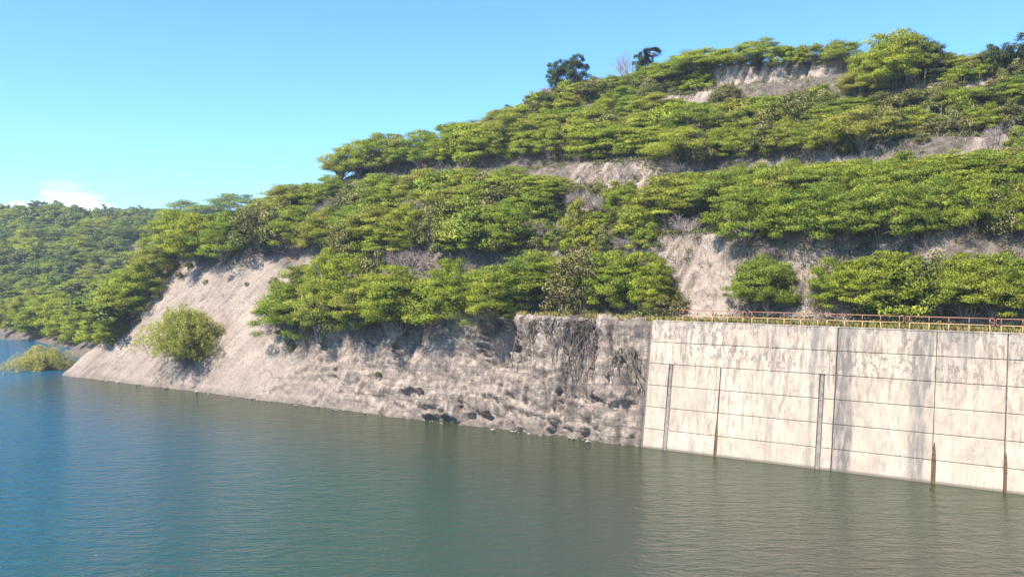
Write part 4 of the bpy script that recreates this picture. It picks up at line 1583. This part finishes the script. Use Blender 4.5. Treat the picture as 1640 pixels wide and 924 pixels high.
def dry_brush(n, seed):
    """fallen sticks and dry stems over the cut slopes"""
    rg = np.random.default_rng(seed)
    t = rg.uniform(-46, 84, n)
    k = rg.integers(0, 3, n)
    cs_, cz_ = ctrl(t)
    a = np.array([3, 5, 7])[k]
    i = np.arange(n)
    f = rg.random(n) * 1.05
    s = cs_[i, a] + (cs_[i, a + 1] - cs_[i, a]) * f
    z = z_main(t, s)
    ok = ~((t > 52) & (z < 20.8))
    P = world_ts(t, s, z)[ok]
    n = len(P)
    d = np.stack([rg.normal(size=n) * .5 - .2, rg.normal(size=n) * .5 - .25, rg.uniform(.2, 1.3, n)], -1) * rg.uniform(.5, 1.3, n)[:, None]
    side = np.cross(d, rg.normal(size=(n, 3)))
    side /= np.linalg.norm(side, axis=1)[:, None] + 1e-9
    side2 = np.cross(d, side)
    side2 /= np.linalg.norm(side2, axis=1)[:, None] + 1e-9
    r = rg.uniform(.012, .035, n)[:, None]
    b = P - np.array([0, 0, .1])
    V = np.stack([b + side * r, b - side * r * .5 + side2 * r * .8, b - side * r * .5 - side2 * r * .8, b + d], 1).reshape(-1, 3)
    q = np.arange(n)[:, None] * 4
    F = np.concatenate([q + np.array([0, 1, 3]), q + np.array([1, 2, 3]), q + np.array([2, 0, 3])], 0)
    o = obj('dry_brush', new_mesh('dry_brush', V, F, M['twig']))
    tag(o, 'dry grey stems standing over the cut slopes', kind='stuff')


dry_brush(30000, 31)
print('plants', len(PLANTS))

def shore_stones(n, seed):
    rg = np.random.default_rng(seed)
    V, F = [], []
    base = np.array([(1, 0, 0), (-1, 0, 0), (0, 1, 0), (0, -1, 0), (0, 0, 1), (0, 0, -1), (.6, .6, .5), (-.6, .55, .4), (.5, -.6, .5), (-.6, -.6, .45)], float)
    tri = [(4, 6, 7), (4, 7, 9), (4, 9, 8), (4, 8, 6), (0, 2, 6), (2, 7, 6), (2, 1, 7), (1, 9, 7), (1, 3, 9), (3, 8, 9), (3, 0, 8), (0, 6, 8), (0, 5, 2), (2, 5, 1), (1, 5, 3), (3, 5, 0)]
    for k in range(n):
        t = rg.uniform(2, 103)
        r = .06 + .3 * rg.random() ** 4
        p = world_ts(np.array(t), np.array(-.15 - .5 * rg.random() + .25 * math.sin(t)), np.array(.02 * rg.normal()))
        v = base * (rg.uniform(.7, 1.2, (10, 1))) * r * np.array([1.2, 1, .7])
        a = rg.uniform(0, 6.28)
        v = np.stack([v[:, 0] * math.cos(a) - v[:, 1] * math.sin(a), v[:, 0] * math.sin(a) + v[:, 1] * math.cos(a), v[:, 2]], -1) + p
        o = len(V)
        V += v.tolist()
        F += [(a_ + o, b_ + o, c_ + o) for a_, b_, c_ in tri]
    o = obj('shore_stones', new_mesh('shore_stones', V, F, M['stone']))
    tag(o, 'small loose stones along the waterline at the cliff foot', kind='stuff')


M['stone'] = plain('loose_stone', (0.16, 0.13, 0.11), (0.34, 0.285, 0.24), 5)
shore_stones(140, 77)

# ------------------------------------------------------------------ air
m, t, out = mat('thin_air')
pv = N(t, 'ShaderNodeVolumePrincipled')
pv.inputs['Color'].default_value = (0.80, 0.90, 1.0, 1)
pv.inputs['Density'].default_value = 0.00028
pv.inputs['Anisotropy'].default_value = 0.2
L(t, pv.outputs[0], out.inputs['Volume'])
x0, x1, y0, y1, za, zb = -3200, 3200, -500, 6200, -10, 75
hv = [(x, y, z) for z in (za, zb) for y in (y0, y1) for x in (x0, x1)]
hz = obj('haze', new_mesh('haze', hv, [(0, 2, 3, 1), (4, 5, 7, 6), (0, 1, 5, 4), (2, 6, 7, 3), (0, 4, 6, 2), (1, 3, 7, 5)], m))
tag(hz, 'faint blue haze softening the far hill', kind='stuff')
